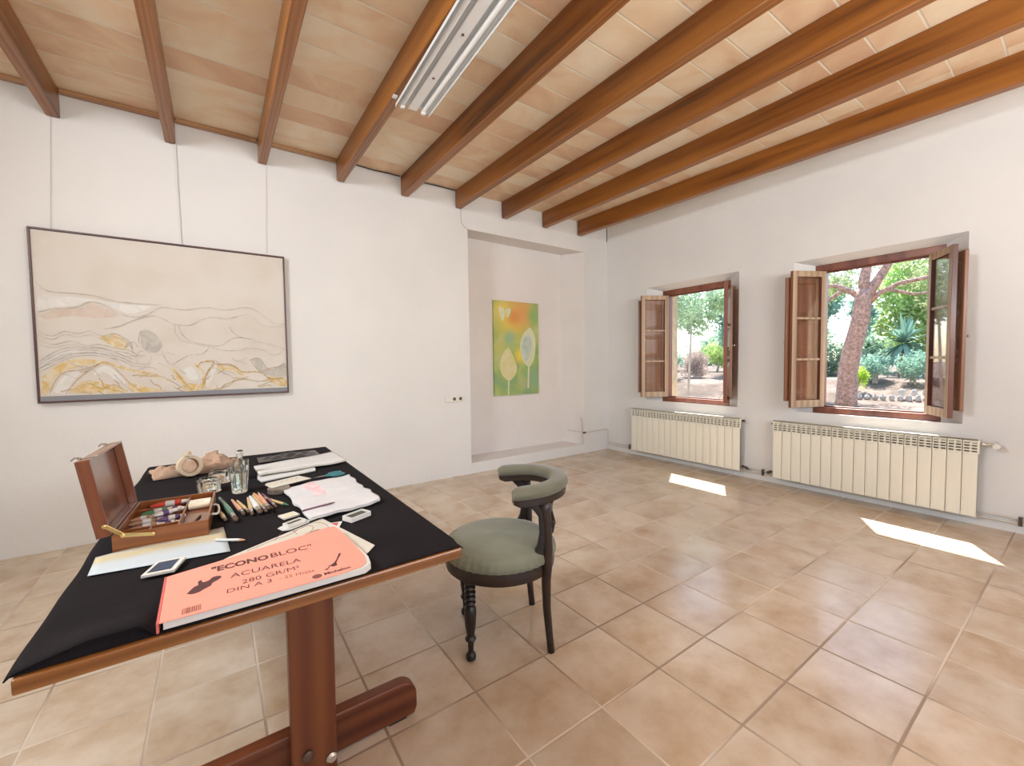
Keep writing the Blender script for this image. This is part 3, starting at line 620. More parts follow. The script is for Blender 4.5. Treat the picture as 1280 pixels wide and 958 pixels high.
# ------------------------------------------------------------------ small unframed canvas in the niche
cx, cz = -1.360, .842
pc = thing('painted_canvas', (cx, .368, cz), 0, 'unframed green and yellow canvas of pale leaves hanging in the niche', 'painting')
def leafcanvas():
    m, nt, b = nodes('leaf_canvas'); N = nt.nodes; L = nt.links
    tc = N.new('ShaderNodeTexCoord'); n = N.new('ShaderNodeTexNoise'); n.inputs['Scale'].default_value = 3.2; n.inputs['Detail'].default_value = 4; n.inputs['Distortion'].default_value = .6
    L.new(tc.outputs['Object'], n.inputs[0])
    sp = N.new('ShaderNodeSeparateXYZ'); L.new(tc.outputs['Object'], sp.inputs[0])
    def g(x, z, rad):
        d = N.new('ShaderNodeVectorMath'); d.operation = 'DISTANCE'; cb = N.new('ShaderNodeCombineXYZ'); L.new(sp.outputs[0], cb.inputs[0]); L.new(sp.outputs[2], cb.inputs[2])
        L.new(cb.outputs[0], d.inputs[0]); d.inputs[1].default_value = (x, 0, z)
        a = N.new('ShaderNodeMath'); a.operation = 'MULTIPLY_ADD'; a.inputs[1].default_value = .5*rad; L.new(n.outputs[0], a.inputs[0]); L.new(d.outputs['Value'], a.inputs[2])
        mr = N.new('ShaderNodeMapRange'); mr.interpolation_type = 'SMOOTHSTEP'; mr.inputs[1].default_value = rad*1.35; mr.inputs[2].default_value = rad*.35; L.new(a.outputs[0], mr.inputs[0]); return mr.outputs[0]
    r = ramp(N, [(.35, (.22, .36, .20)), (.5, (.33, .46, .14)), (.64, (.50, .54, .22))]); L.new(n.outputs[0], r.inputs[0]); cur = r.outputs[0]
    for x, z, rad, col in ((-.08, 1.0, .42, (.72, .56, .10)), (.08, 1.08, .30, (.72, .36, .12)), (-.05, 1.02, .14, (.70, .30, .08)), (-.24, 1.1, .16, (.74, .58, .14)), (.30, 1.05, .18, (.28, .46, .16)),
                           (.06, .52, .15, (.78, .62, .08)), (-.12, .74, .14, (.32, .48, .28)), (-.30, .62, .16, (.52, .52, .16)), (.28, .2, .2, (.26, .42, .24)), (.10, .15, .12, (.42, .46, .22))):
        mx = N.new('ShaderNodeMix'); mx.data_type = 'RGBA'; L.new(g(x, z, rad), mx.inputs[0]); L.new(cur, mx.inputs[6]); mx.inputs[7].default_value = (*col, 1); cur = mx.outputs[2]
    L.new(cur, b.inputs['Base Color']); b.inputs['Roughness'].default_value = .7; return m
MT['leafcanvas'] = leafcanvas()
MT['l_pale'] = blot('pale_leaf', (.66, .60, .26), (.70, .64, .40), 6); MT['l_cool'] = blot('cool_leaf', (.44, .54, .46), (.60, .64, .56), 7); MT['l_edge'] = blot('leaf_edge', (.62, .66, .40), (.70, .70, .50), 8)
B().box(-.361, .361, -.028, 0, 0, 1.219).build('canvas', 'leafcanvas', pc)
Q = {'leaf1': [(-1.496, 1.465), (-1.428, 1.359), (-1.373, 1.227), (-1.381, 1.128), (-1.483, 1.032), (-1.591, 1.092), (-1.632, 1.198), (-1.616, 1.311), (-1.566, 1.408)], 'stem1': [(-1.509, 1.041), (-1.489, 1.04), (-1.496, 0.844), (-1.52, 0.845)], 'leaf2': [(-1.143, 1.739), (-1.069, 1.648), (-1.049, 1.53), (-1.062, 1.377), (-1.096, 1.275), (-1.171, 1.208), (-1.255, 1.276), (-1.305, 1.393), (-1.307, 1.525), (-1.26, 1.643)], 'leaf2in': [(-1.165, 1.646), (-1.123, 1.596), (-1.114, 1.478), (-1.159, 1.36), (-1.223, 1.276), (-1.274, 1.393), (-1.272, 1.526), (-1.229, 1.61)], 'stem2': [(-1.182, 1.216), (-1.156, 1.216), (-1.169, 0.92), (-1.195, 0.921)], 'leaf3': [(-1.634, 1.982), (-1.576, 1.97), (-1.548, 1.908), (-1.579, 1.802), (-1.617, 1.856), (-1.639, 1.918)], 'leaf4': [(-1.537, 1.957), (-1.458, 1.97), (-1.469, 1.896), (-1.519, 1.845)], 'cor': [(-1.718, 2.063), (-0.998, 2.059), (-1.018, 0.844), (-1.73, 0.84)]}
def toc(P): return [(p[0]-cx, p[1]-cz) for p in P]
b = B()
def blob(k, mi, y, n=5):
    P = toc(Q[k]); S = smoothline(P+[P[0]], n)[:-1] if n > 1 else P
    b.mi(mi).add([(p[0], y, p[1]) for p in S], [list(range(len(S)))])
blob('stem1', 2, -.0284, 1); blob('stem2', 2, -.0284, 1); blob('leaf3', 2, -.0284); blob('leaf4', 2, -.0284); blob('leaf1', 0, -.0286); blob('leaf2', 2, -.0286); blob('leaf2in', 1, -.0289)
b.build('painted_leaf', ['l_pale', 'l_cool', 'l_edge'], pc)

# ------------------------------------------------------------------ trestle table
TX0, TX1, TY0, TY1, TZ = -4.917, -4.080, -3.147, -1.345, .740
tb = thing('trestle_table', (-4.45, -2.25, 0), 0, 'long reddish pine trestle table half covered by a black cloth', 'table')
def T(x, y, z): return (x+4.45, y+2.25, z)
def tbox(b, x0, x1, y0, y1, z0, z1): return b.box(x0+4.45, x1+4.45, y0+2.25, y1+2.25, z0, z1)
tbox(B(), TX0, TX1, TY0, TY1, TZ-.028, TZ).build('tabletop', 'table_wood', tb, bevel=.004)
for yf in (-2.80, -1.70):
    xs = -4.418
    o = B(); d = .022
    pr = [(-.062, .0), (.062, .0), (.064, .35), (.065, .64), (.066, .712), (-.078, .712), (-.070, .66), (-.062, .56)]
    o.prism([(xs+4.45+a, c) for a, c in pr], yf+2.25-d, yf+2.25+d, 'xz')
    o.build('post', 'post_wood', tb, bevel=.004)
    # the foot lies behind the post, its upper end corner well rounded
    L0, L1 = -4.80, -4.075; hz = .136; pts = [(L0+.02, .008), (L0, .03)]
    for k in range(0, 7): an = R(180-15*k); pts.append((L0+.06+.06*math.cos(an), hz-.06+.06*math.sin(an)))
    for k in range(0, 7): an = R(90-15*k); pts.append((L1-.06+.06*math.cos(an), hz-.06+.06*math.sin(an)))
    pts += [(L1, .03), (L1-.01, .008)]
    foot = B().prism([(a+4.45, c) for a, c in pts], yf+2.25+d+.0005, yf+2.25+d+.045, 'xz').build('foot', 'foot_wood', tb, bevel=.006)
    tbox(B(), L0+.04, L0+.10, yf+d+.006, yf+d+.04, 0, .0079).build('foot_pad', 'cable_black', foot)
    tbox(B(), L1-.10, L1-.04, yf+d+.006, yf+d+.04, 0, .0079).build('foot_pad', 'cable_black', foot)
    tbox(B(), -4.72, -4.12, yf+d+.0005, yf+d+.045, .66, .7115).build('top_rail', 'foot_wood', tb, bevel=.004)
    sgn = -1 if yf < -2 else 1
    ya, yb = sorted((yf+sgn*(d+.0005), yf+sgn*.205)) if sgn < 0 else sorted((yf+d+.0455, yf+.205))
    tbox(B(), -4.555, -4.305, ya, yb, .657, .7115).build('cleat', 'foot_wood', tb, bevel=.004)
    for (bx_, bz) in ((xs+.045, .045), (xs-.02, .085)):
        B().lathe([(.016, 0), (.016, .006), (.010, .012), (.001, .013)], T(bx_, yf-d-.0001, bz), 12, axis=(0, -1, 0)).build('bolt', 'valve_dark' if bz > .05 else 'steel', tb, smooth=True)

# black cloth, lifted in a fold at its near left corner
cl_ = thing('table_cloth', (-4.5, -2.25, TZ), 0, 'black cloth spread over the table, folded up at its near corner', 'cloth')
def cz_(x, y):
    h = .0026+.0004*math.sin(x*23+y*5)+.0004*math.sin(y*31+x*11)
    u = (x-TX0)/.178; v = (y-TY0)
    if 0 <= u <= 1:
        a = min(1, (u+.04)/.55)**.8*min(1, (1-u)/.10)**.6; h += .026*a*math.exp(-max(v-.02, 0)**2/.006)
    return h
def cloth(u, v):
    # u across (with overhang strips), v along
    X0, X1 = TX0-.006, TX1+.004
    over = .006
    s = u*(X1-X0+2*over)-over
    wob = .004*math.sin(v*19)+.003*math.sin(v*43)
    y = TY0+.006+v*(TY1-.002-TY0)
    if s < 0: return (X0-.003-wob*.4+4.5, y+2.25, .004+s*1.1)
    if s > X1-X0: return (X1+.003+4.5, y+2.25, .003-(s-(X1-X0))*(.3 if v > .03 else 1.3))
    x = X0+s
    return (x+4.5, y+2.25, cz_(x, y))
b = B().grid(cloth, 70, 90); b.build('cloth_sheet', 'cloth_black', cl_, smooth=180, solid=.0022, offset=0)
# the turned-under front edge of the fold
def skirt(u, v):
    x = TX0-.004+u*.30; top = cz_(x, TY0+.006); y = TY0+.006+.010*math.sin(v*PI)+.004*v
    return (x+4.5, y+2.25, .0012+top*(1-v))
B().grid(skirt, 40, 4).build('turned_edge', 'cloth_black', cl_, smooth=180, solid=.002, offset=0)

# ------------------------------------------------------------------ armchair with horseshoe back
ax, ay = -3.410, -2.640
fa = math.atan2(.42, -.907)       # facing direction (local +x)
ch = thing('armchair', (ax, ay, 0), fa, 'low dark wooden armchair with sage velvet round seat and horseshoe back', 'chair')
# local frame: +x forward (towards the table), +y to the chair's left
sx, R_ = .180, .251
def ring(r0_, r1_, z0, z1, n=56):
    return [(r0_, z0), (r1_, z0), (r1_+.004, (z0+z1)/2), (r1_, z1), (r0_, z1)]
B().lathe([(.10, .338), (R_-.014, .336), (R_-.002, .343), (R_+.001, .364), (R_-.002, .392), (R_-.01, .398), (.10, .398)], (sx, 0, 0), 64).build('seat_frame', 'ebony_brown', ch, smooth=True)
b = B()
def cush(u, v):
    an = u*2*PI; r = v
    rr = (R_+.010)*(1-(1-min(1, r*1.0))**1)
    prof = [(0, .474), (.25, .473), (.5, .470), (.76, .463), (.91, .452), (.975, .436), (1.0, .412), (.985, .3975)]
    k = v*(len(prof)-1); i = min(int(k), len(prof)-2); t = k-i
    pr = prof[i][0]*(1-t)+prof[i+1][0]*t; pz = prof[i][1]*(1-t)+prof[i+1][1]*t
    puck = .0022*math.sin(an*46)*max(0, (pr-.86)/.14)
    rad = (R_+.008)*pr+puck
    return (sx+rad*math.cos(an), rad*math.sin(an), pz+.003*math.sin(an*3+1)*math.sin(pr*3))
b.grid(cush, 184, 21); b.build('seat_cushion', 'velvet', ch, smooth=180)
# turned front legs
prof = [(.012, 0), (.020, .006), (.022, .018), (.018, .030), (.011, .036), (.012, .050), (.014, .080), (.021, .086), (.024, .094), (.020, .102), (.016, .106), (.0225, .150), (.026, .200), (.026, .225), (.022, .232), (.017, .238)]
for s in (-1, 1):
    P = list(prof); z = .238
    for k in range(5):
        P += [(.017, z), (.023, z+.007), (.025, z+.012), (.023, z+.017)]; z += .0215
    P += [(.017, z), (.024, .339)]
    B().lathe(P, (.334, s*.165, 0), 20).build('front_leg', 'ebony', ch, smooth=True)
# sabre rear legs carried up as back posts
for s in (-1, 1):
    pts = [(-.012, s*.185, 0), (-.004, s*.183, .08), (.006, s*.182, .20), (.008, s*.184, .32), (.004, s*.190, .38), (.000, s*.194, .46), (.002, s*.194, .56), (.010, s*.192, .63), (.022, s*.190, .661)]
    rr = [(.016, .014), (.016, .014), (.018, .015), (.021, .017), (.022, .017), (.020, .016), (.018, .015), (.024, .016), (.034, .018)]
    Q_ = []
    B().tube(pts, rr, 12).build('rear_leg', 'ebony_brown', ch, smooth=180)
    # bracket that stands on the seat frame in front of the post and flares under the arm
    bp = [(.020, .44), (.072, .405), (.066, .44), (.046, .48), (.036, .53), (.040, .60), (.062, .630), (.086, .655), (.0, .655), (.014, .60), (.014, .50)]
    yy = s*.190
    B().prism([(a, c) for a, c in bp], yy-.012, yy+.012, 'xz').build('bracket', 'ebony', ch, bevel=.004, smooth=True)
# horseshoe rail: wood below, padded velvet above
def path(t):   # t -1..1
    Ra = .192; st = .056
    L_ = st+Ra*PI/2; d = abs(t)*L_; s = 1 if t >= 0 else -1
    if d < Ra*PI/2: an = d/Ra; return Vector((.096-Ra*math.cos(an), s*Ra*math.sin(an), 0)), an
    e = d-Ra*PI/2; return Vector((.096+e, s*(Ra+.006*e/st), 0)), PI/2
def railgrid(offx, zlist):
    def fn(u, v):
        t = -1+2*u; p, an = path(t); s = 1 if t >= 0 else -1
        n = Vector((-math.cos(an), s*math.sin(an), 0)); k = v*(len(offx)-1); i = min(int(k), len(offx)-2); q = k-i
        o_ = offx[i]*(1-q)+offx[i+1]*q; z = zlist[i]*(1-q)+zlist[i+1]*q
        e = 1-max(0, (abs(t)-.90)/.10)**2*.35
        rise = .012*math.cos(t*PI/2)
        return (p.x+n.x*o_*e, p.y+n.y*o_*e, .694+rise+(z)*e)
    return fn
offs = [.030, .040, .044, .040, .028, 0, -.026, -.036, -.038, -.034, -.026, .030]; zs = [-.012, -.002, .012, .026, .034, .037, .034, .026, .012, -.002, -.012, -.012]
b = B().grid(railgrid(offs, zs), 72, 33)
n1 = 34
b.add([b.v[j] for j in range(n1)], [list(range(n1))]); b.add([b.v[72*n1+j] for j in range(n1)], [list(range(n1))])
b.build('back_rail_pad', 'velvet_rail', ch, smooth=60)
b = B().grid(railgrid([.034, .034, -.030, -.030, .034], [-.038, -.0125, -.0125, -.038, -.038]), 72, 16)
b.add([b.v[j] for j in range(17)], [list(range(17))]); b.add([b.v[72*17+j] for j in range(17)], [list(range(17))])
b.build('back_rail', 'ebony_brown', ch, smooth=40)
# pierced splat in the middle of the back
sp_ = [(-.028, .40), (.028, .40), (.040, .44), (.078, .48), (.082, .53), (.040, .565), (.030, .60), (.050, .635), (.075, .662), (-.075, .662), (-.050, .635), (-.030, .60), (-.040, .565), (-.082, .53), (-.078, .48), (-.040, .44)]
b = B(); k = len(sp_); vs = []
for d in (-.008, .008):
    for a, c in sp_:
        lean = -.042-.050*(c-.40)/.27
        vs.append((lean+d+.02-abs(a)*abs(a)*2, a, c))
b.add(vs, [list(range(k))[::-1], list(range(k, 2*k))]+[(i, (i+1) % k, k+(i+1) % k, k+i) for i in range(k)])
b.build('back_splat', 'ebony_brown', ch, bevel=.003)
B().prism([(-.046, -.03), (-.020, -.045), (-.005, -.045), (-.005, .045), (-.020, .045), (-.046, .03)], .385, .404).build('splat_shoe', 'ebony_brown', ch, bevel=.002)

# ------------------------------------------------------------------ garden outside the windows
def leafmat(name, col, var=.35, trans=.45):
    m, nt, b = nodes(name); N = nt.nodes; L = nt.links
    tc = N.new('ShaderNodeTexCoord'); n = N.new('ShaderNodeTexNoise'); n.inputs['Scale'].default_value = 1.7; n.inputs['Detail'].default_value = 6
    L.new(tc.outputs['Object'], n.inputs[0])
    r = ramp(N, [(.35, tuple(c*(1-var) for c in col)), (.65, tuple(min(1, c*(1+var)) for c in col))]); L.new(n.outputs[0], r.inputs[0])
    d = N.new('ShaderNodeBsdfDiffuse'); t = N.new('ShaderNodeBsdfTranslucent'); mx = N.new('ShaderNodeMixShader'); mx.inputs[0].default_value = trans
    L.new(r.outputs[0], d.inputs[0]); L.new(r.outputs[0], t.inputs[0]); L.new(d.outputs[0], mx.inputs[1]); L.new(t.outputs[0], mx.inputs[2])
    L.new(mx.outputs[0], N['Material Output'].inputs[0]); return m
MT['pine_leaf'] = leafmat('pine_needles', (.46, .56, .30)); MT['leaf_light'] = leafmat('light_leaves', (.48, .62, .26)); MT['leaf_cool'] = leafmat('bluish_leaves', (.34, .52, .42))
MT['leaf_hedge'] = leafmat('hedge_leaves', (.34, .46, .34)); MT['leaf_bright'] = leafmat('bright_leaves', (.55, .75, .14)); MT['leaf_agave'] = leafmat('yucca_leaves', (.26, .42, .34), .2, .2)
MT['leaf_dry'] = leafmat('dry_twigs', (.58, .47, .42), .25, .3); MT['leaf_far'] = leafmat('far_leaves', (.46, .60, .44))
MT['bark'] = mat('pine_bark', (.44, .29, .24), .9, var=.45, vscale=24, bump=1, bscale=40)
MT['bark_pale'] = mat('pale_bark', (.50, .45, .40), .9, var=.2, vscale=10)
def ground_mat():
    m, nt, b = nodes('garden_ground'); N = nt.nodes; L = nt.links
    tc = N.new('ShaderNodeTexCoord'); n = N.new('ShaderNodeTexNoise'); n.inputs['Scale'].default_value = 1.1; n.inputs['Detail'].default_value = 10; n.inputs['Roughness'].default_value = .7
    L.new(tc.outputs['Object'], n.inputs[0])
    r = ramp(N, [(.32, (.06, .045, .035)), (.46, (.12, .085, .065)), (.56, (.20, .15, .125)), (.7, (.30, .24, .21))]); L.new(n.outputs[0], r.inputs[0]); L.new(r.outputs[0], b.inputs['Base Color'])
    b.inputs['Roughness'].default_value = .95; return m
MT['ground'] = ground_mat()
def gh(x, y):
    d = math.hypot(x+4.6, y+4.2); K = [(5.1, -.06), (6.5, .10), (9, .40), (10.4, .45), (11.2, .68), (13, .82), (20, 1.0), (60, 1.0)]
    for (a, za), (b_, zb) in zip(K, K[1:]):
        if d <= b_: return za+(zb-za)*max(0, d-a)/(b_-a)
    return 1.0
def gfn(u, v):
    x = .46+34*u**1.7; y = -16+40*v
    return (x, y, gh(x, y)+.03*math.sin(x*2.1+y*1.3)*min(1, x/3))
tag(B().grid(gfn, 70, 110).build('ground', 'ground', smooth=180), kind='structure')

def foliage(c, rad, n, size, seed, shell=.35, droop=0, slim=.45):
    rnd = random.Random(seed); b = B()
    # lumps give the crown an uneven outline
    lumps = [Vector((rnd.gauss(0, .55), rnd.gauss(0, .55), rnd.gauss(0, .5))) for _ in range(26)]
    lr = [rnd.uniform(.28, .48) for _ in lumps]
    for i in range(n):
        k = rnd.randrange(len(lumps)); d = Vector((rnd.gauss(0, 1), rnd.gauss(0, 1), rnd.gauss(0, 1))).normalized()
        q = lumps[k]; q = q if q.length < .72 else q.normalized()*.72
        p = q+d*lr[k]*(1-shell*rnd.random()**.7)
        P = Vector((c[0]+p.x*rad[0], c[1]+p.y*rad[1], c[2]+p.z*rad[2]))
        a = Vector((rnd.gauss(0, 1), rnd.gauss(0, 1), rnd.gauss(0, 1)-droop)).normalized(); e = a.orthogonal().normalized()
        e = Matrix.Rotation(rnd.random()*6.28, 3, a) @ e
        s = size*rnd.uniform(.6, 1.3)
        b.add([P, P+a*s*.5+e*s*slim*.5, P+a*s, P+a*s*.5-e*s*slim*.5], [(0, 1, 2, 3)])
    return b
def rel(root, p): return (p[0]-root.location.x, p[1]-root.location.y, p[2]-root.location.z)
# the old pine in front of the large window
px_, py_ = 4.49, -1.49
pine = thing('pine_tree', (px_, py_, .40), 0, 'big leaning pine with reddish forked trunk outside the large window', 'tree')
rp = lambda P: [rel(pine, p) for p in P]
trk = [(4.49, -1.49, .30), (4.49, -1.50, .55), (4.50, -1.51, 1.02), (4.51, -1.56, 1.43), (4.54, -1.65, 1.89), (4.55, -1.69, 2.29), (4.555, -1.705, 2.45)]
B().tube(rp(trk), [.18, .155, .14, .135, .128, .12, .115], 18).build('trunk', 'bark', pine, smooth=180)
brs = [([(4.555, -1.70, 2.38), (4.56, -1.69, 2.6), (4.57, -1.72, 2.85), (4.6, -1.70, 3.3), (4.7, -1.5, 3.9)], [.085, .08, .07, .06, .04]),
       ([(4.555, -1.72, 2.30), (4.58, -1.82, 2.50), (4.62, -1.97, 2.80), (4.7, -2.12, 3.2), (4.8, -2.3, 3.7)], [.085, .075, .06, .05, .03]),
       ([(4.55, -1.66, 2.30), (4.50, -1.52, 2.44), (4.45, -1.33, 2.56), (4.4, -1.05, 2.58), (4.4, -.8, 2.72), (4.5, -.3, 2.9)], [.055, .048, .04, .034, .028, .02]),
       ([(4.57, -1.76, 2.22), (4.60, -1.88, 2.36), (4.66, -2.13, 2.50), (4.71, -2.42, 2.54), (4.8, -2.9, 2.66), (4.9, -3.4, 2.7)], [.05, .04, .034, .03, .024, .015]),
       ([(4.48, -1.42, 2.48), (4.55, -1.2, 2.34), (4.6, -1.0, 2.30), (4.7, -.7, 2.22)], [.035, .028, .02, .012]),
       ([(4.62, -1.98, 2.42), (4.7, -2.3, 2.30), (4.9, -2.6, 2.32), (5.1, -2.9, 2.2)], [.03, .022, .018, .01])]
for P, r_ in brs: B().tube(rp(P), r_, 10).build('branch', 'bark', pine, smooth=180)
for i, (c, rad, n) in enumerate([((5.4, -.7, 2.66), (.9, .75, .42), 3000), ((5.6, -2.8, 2.66), (.8, .85, .46), 3000), ((5.7, -1.7, 3.2), (1.0, 1.1, .5), 2000), ((5.2, -.6, 2.16), (.35, .35, .22), 500), ((5.3, -2.55, 2.24), (.4, .4, .18), 500)]):
    foliage(rel(pine, c), rad, n, .10, 11+i, slim=.28, droop=.2).build('needle_cluster', 'pine_leaf', pine)

def tree(name, base, crown, rad, n, leafm, label, seed, trunk_r=.08, barkm='bark_pale', size=.12, cat='tree', lean=(0, 0), group=None):
    t = thing(name, base, 0, label, cat, group)
    top = (crown[0], crown[1], crown[2]-rad[2]*.1)
    P = [(base[0]+(top[0]-base[0])*k, base[1]+(top[1]-base[1])*k, base[2]-.1+(top[2]-base[2]+.1)*k) for k in (0, .3, .6, 1)]
    B().tube([rel(t, p) for p in P], [trunk_r*1.15, trunk_r, trunk_r*.85, trunk_r*.5], 12).build('trunk', barkm, t, smooth=180)
    foliage(rel(t, crown), rad, n, size, seed).build('foliage', leafm, t)
    return t
def shrub(name, c, rad, n, leafm, label, seed, size=.10, slim=.4, group=None, cat='shrub', shell=.3):
    t = thing(name, (c[0], c[1], gh(c[0], c[1])), 0, label, cat, group)
    z = c[2]
    foliage(rel(t, (c[0], c[1], z)), rad, n, size, seed, slim=slim, shell=shell).build('foliage', leafm, t)
    b = B(); rnd = random.Random(seed)
    for k in range(5): b.tube([(rnd.uniform(-.04, .04), rnd.uniform(-.04, .04), -.03), (rnd.uniform(-.3, .3)*rad[0], rnd.uniform(-.3, .3)*rad[1], max(.05, z-t.location.z))], [.018, .008], 6)
    b.build('stems', 'bark_pale', t)
    return t
# beyond the large window
ag = thing('yucca', (8.62, -1.38, gh(8.62, -1.38)), 0, 'spiky grey green yucca rosette behind the low shrubs', 'plant')
rnd = random.Random(5)
B().tube([(0, 0, -.1), (.02, 0, .35), (0, 0, .72)], [.11, .09, .08], 10).build('stem', 'bark', ag, smooth=180)
for i in range(90):
    an = rnd.random()*2*PI; el = rnd.uniform(-.9, 1.35); l = rnd.uniform(.62, .92); d = Vector((math.cos(an)*math.cos(el), math.sin(an)*math.cos(el), math.sin(el))); sd = Vector((-math.sin(an), math.cos(an), 0))
    o_ = Vector((0, 0, .78)); P = []
    for t_, wd in ((.06, .030), (.35, .042), (.7, .028), (1, .001)):
        p = o_+d*l*t_+Vector((0, 0, -.42*t_*t_*math.cos(el))); P += [p+sd*wd, p-sd*wd]
    B().add(P, [(0, 1, 3, 2), (2, 3, 5, 4), (4, 5, 7, 6)]).build('leaf', 'leaf_agave', ag)
shrub('shrub', (6.9, -1.28, 1.08), (.40, .28, .30), 1900, 'leaf_cool', 'bluish green low shrub just right of the pine trunk', 21, .06)
shrub('shrub', (7.05, -1.86, 1.12), (.42, .27, .32), 1900, 'leaf_cool', 'bluish green low shrub in front of the yucca', 22, .06)
shrub('shrub', (6.75, -2.44, 1.04), (.40, .28, .30), 1700, 'leaf_light', 'yellowish green low shrub by the right casement of the large window', 23, .06)
shrub('bright_shrub', (6.0, -1.25, .90), (.13, .14, .26), 700, 'leaf_bright', 'vivid yellow green young shrub close against the pine trunk', 24, .06)
shrub('hedge_bush', (8.9, .10, 1.35), (.55, .62, .55), 3000, 'leaf_hedge', 'grey green hedge bush left of the pine trunk', 25, .08)
tree('background_tree', (10.9, -1.6, .9), (10.9, -1.55, 2.75), (1.1, 1.30, 1.85), 9500, 'leaf_light', 'leafy tree filling the view behind the yucca', 31, .10, size=.16)
tree('background_tree', (10.2, -4.6, .9), (10.2, -4.6, 2.6), (1.1, 1.25, 1.7), 5000, 'leaf_far', 'leafy tree behind the right casement of the large window', 32, .10)
tree('slender_tree', (7.9, -.72, .8), (8.0, -.75, 2.3), (.35, .26, .60), 1000, 'leaf_cool', 'slender dark tree just behind the pine fork', 33, .045)
tree('background_tree', (10.0, 1.6, .9), (10.0, 1.55, 3.1), (1.1, 1.2, 1.05), 6000, 'leaf_cool', 'leafy tree left of the pine trunk', 34, .10, size=.16)
# bed edging of rough stones: one course with some on top
rnd = random.Random(8); made = []
def stone(x, y, z, s):
    me_b = B(); k = 10
    def fn(u, v):
        a = u*2*PI; e = (v-.5)*PI; r = 1+.14*math.sin(a*3+x*9)+.12*math.sin(e*4+y*7)+.10*math.sin(a*5+e*3)
        return (s[0]*r*math.cos(e)*math.cos(a), s[1]*r*math.cos(e)*math.sin(a), s[2]*r*math.sin(e))
    me_b.grid(fn, 14, 8); o = me_b.build('edging_stone', 'stone', smooth=50); o.location = (x, y, z); o.rotation_euler = (0, 0, rnd.random()*3)
    tag(o, 'rough pale grey stone in the edging of the flower bed', 'stone', 'stones edging the flower bed'); return o
for i in range(12):
    t_ = i/11; x = 5.52+.24*t_; y = -1.40-1.26*t_
    s = (.042+.004*rnd.random(), .043, .052+.010*t_+.008*rnd.random()); stone(x, y, gh(x, y)+s[2]*.9, s)
for i in range(5):
    t_ = .42+i*.125; x = 5.655+.24*t_; y = -1.44-1.26*t_
    stone(x, y, gh(x, y)+.105+.03*t_, (.048, .046, .052+.012*rnd.random()))
# beyond the small window
tree('sapling', (2.99, .63, .22), (3.1, .60, 2.38), (.75, .75, .66), 6000, 'leaf_far', 'thin pale sapling standing near the small window', 41, .022, size=.08)
dry = shrub('round_bush', (6.47, 2.60, 1.17), (.40, .42, .40), 5200, 'leaf_dry', 'round dry brownish bush outside the small window', 42, .07, .25, shell=.15)
tree('garden_tree', (7.95, 2.05, .85), (7.95, 2.25, 2.58), (.8, .66, .98), 6500, 'leaf_cool', 'dark trunked tree at the right of the small window view', 43, .05, 'bark', .12)
shrub('hedge_bush', (9.4, 3.55, 1.45), (.7, .55, .5), 3000, 'leaf_light', 'fresh green hedge bush right of the dry round bush', 44, .08)
shrub('hedge_bush', (9.0, 4.85, 1.38), (.7, .6, .45), 2600, 'leaf_cool', 'bluish hedge bush behind the dry round bush', 45, .08)
tree('garden_tree', (6.3, 4.1, .8), (6.3, 3.95, 2.70), (1.0, .95, 1.0), 7000, 'leaf_light', 'pale green tree overhanging the dry round bush', 46, .06, size=.12)
shrub('shrub', (3.25, .12, .50), (.22, .28, .08), 420, 'leaf_dry', 'low dry tuft right outside the small window', 47, .05)
# wooded skyline
for i, (x, y, ry, rz, lab) in enumerate([(15.5, 11.2, 1.5, 2.2, 'distant tree line at the left of the small window view'), (17.5, 7.7, 1.35, 1.15, 'distant trees in the middle of the small window view'), (18.5, 4.6, 1.3, 2.0, 'distant trees seen between the two windows'), (18.8, 1.6, 1.3, .9, 'distant trees left of the pine trunk'),
                                (18.0, -1.5, 1.4, 2.7, 'distant trees behind the pine trunk'), (17, -5.0, 1.5, 2.2, 'distant trees at the right of the large window view')]):
    tree('distant_tree', (x, y, 1.0), (x, y, 1.0+rz*.62), (1.5, ry, rz), 3200, 'leaf_far', lab, 60+i, .12, size=.24, cat='trees')

# ------------------------------------------------------------------ things on the table
Z = .7458
def ot(name, x, y, label, cat, rz=0, z=Z, group=None): return thing(name, (x, y, z), rz, label, cat, group)
# --- watercolour pad
pad = ot('watercolour_pad', -4.53, -3.01, 'large salmon pink watercolour paper pad lying at the table edge', 'pad', z=.7505)
X = lambda x: x+4.53
Y = lambda y: y+3.01
blk = [(-4.722, -3.146), (-4.345, -3.154), (-4.328, -3.140), (-4.322, -3.10), (-4.340, -2.852), (-4.727, -2.942)]
B().prism([(X(a), Y(c)) for a, c in blk], 0, .0165).build('page_block', 'paper', pad, bevel=.0015)
cov = [(-4.727, -3.151), (-4.50, -3.157), (-4.40, -3.157), (-4.352, -3.150), (-4.336, -3.132), (-4.330, -3.09), (-4.334, -2.98), (-4.343, -2.862), (-4.348, -2.842), (-4.360, -2.838), (-4.50, -2.874), (-4.64, -2.910), (-4.731, -2.931)]
B().prism([(X(a), Y(c)) for a, c in cov], .0167, .0182).build('cover', 'pink', pad)
B().prism([(X(-4.7315), Y(-3.151)), (X(-4.7275), Y(-3.151)), (X(-4.7315), Y(-2.931)), (X(-4.7355), Y(-2.931))], -.001, .0182).build('spine', 'pink_edge', pad)
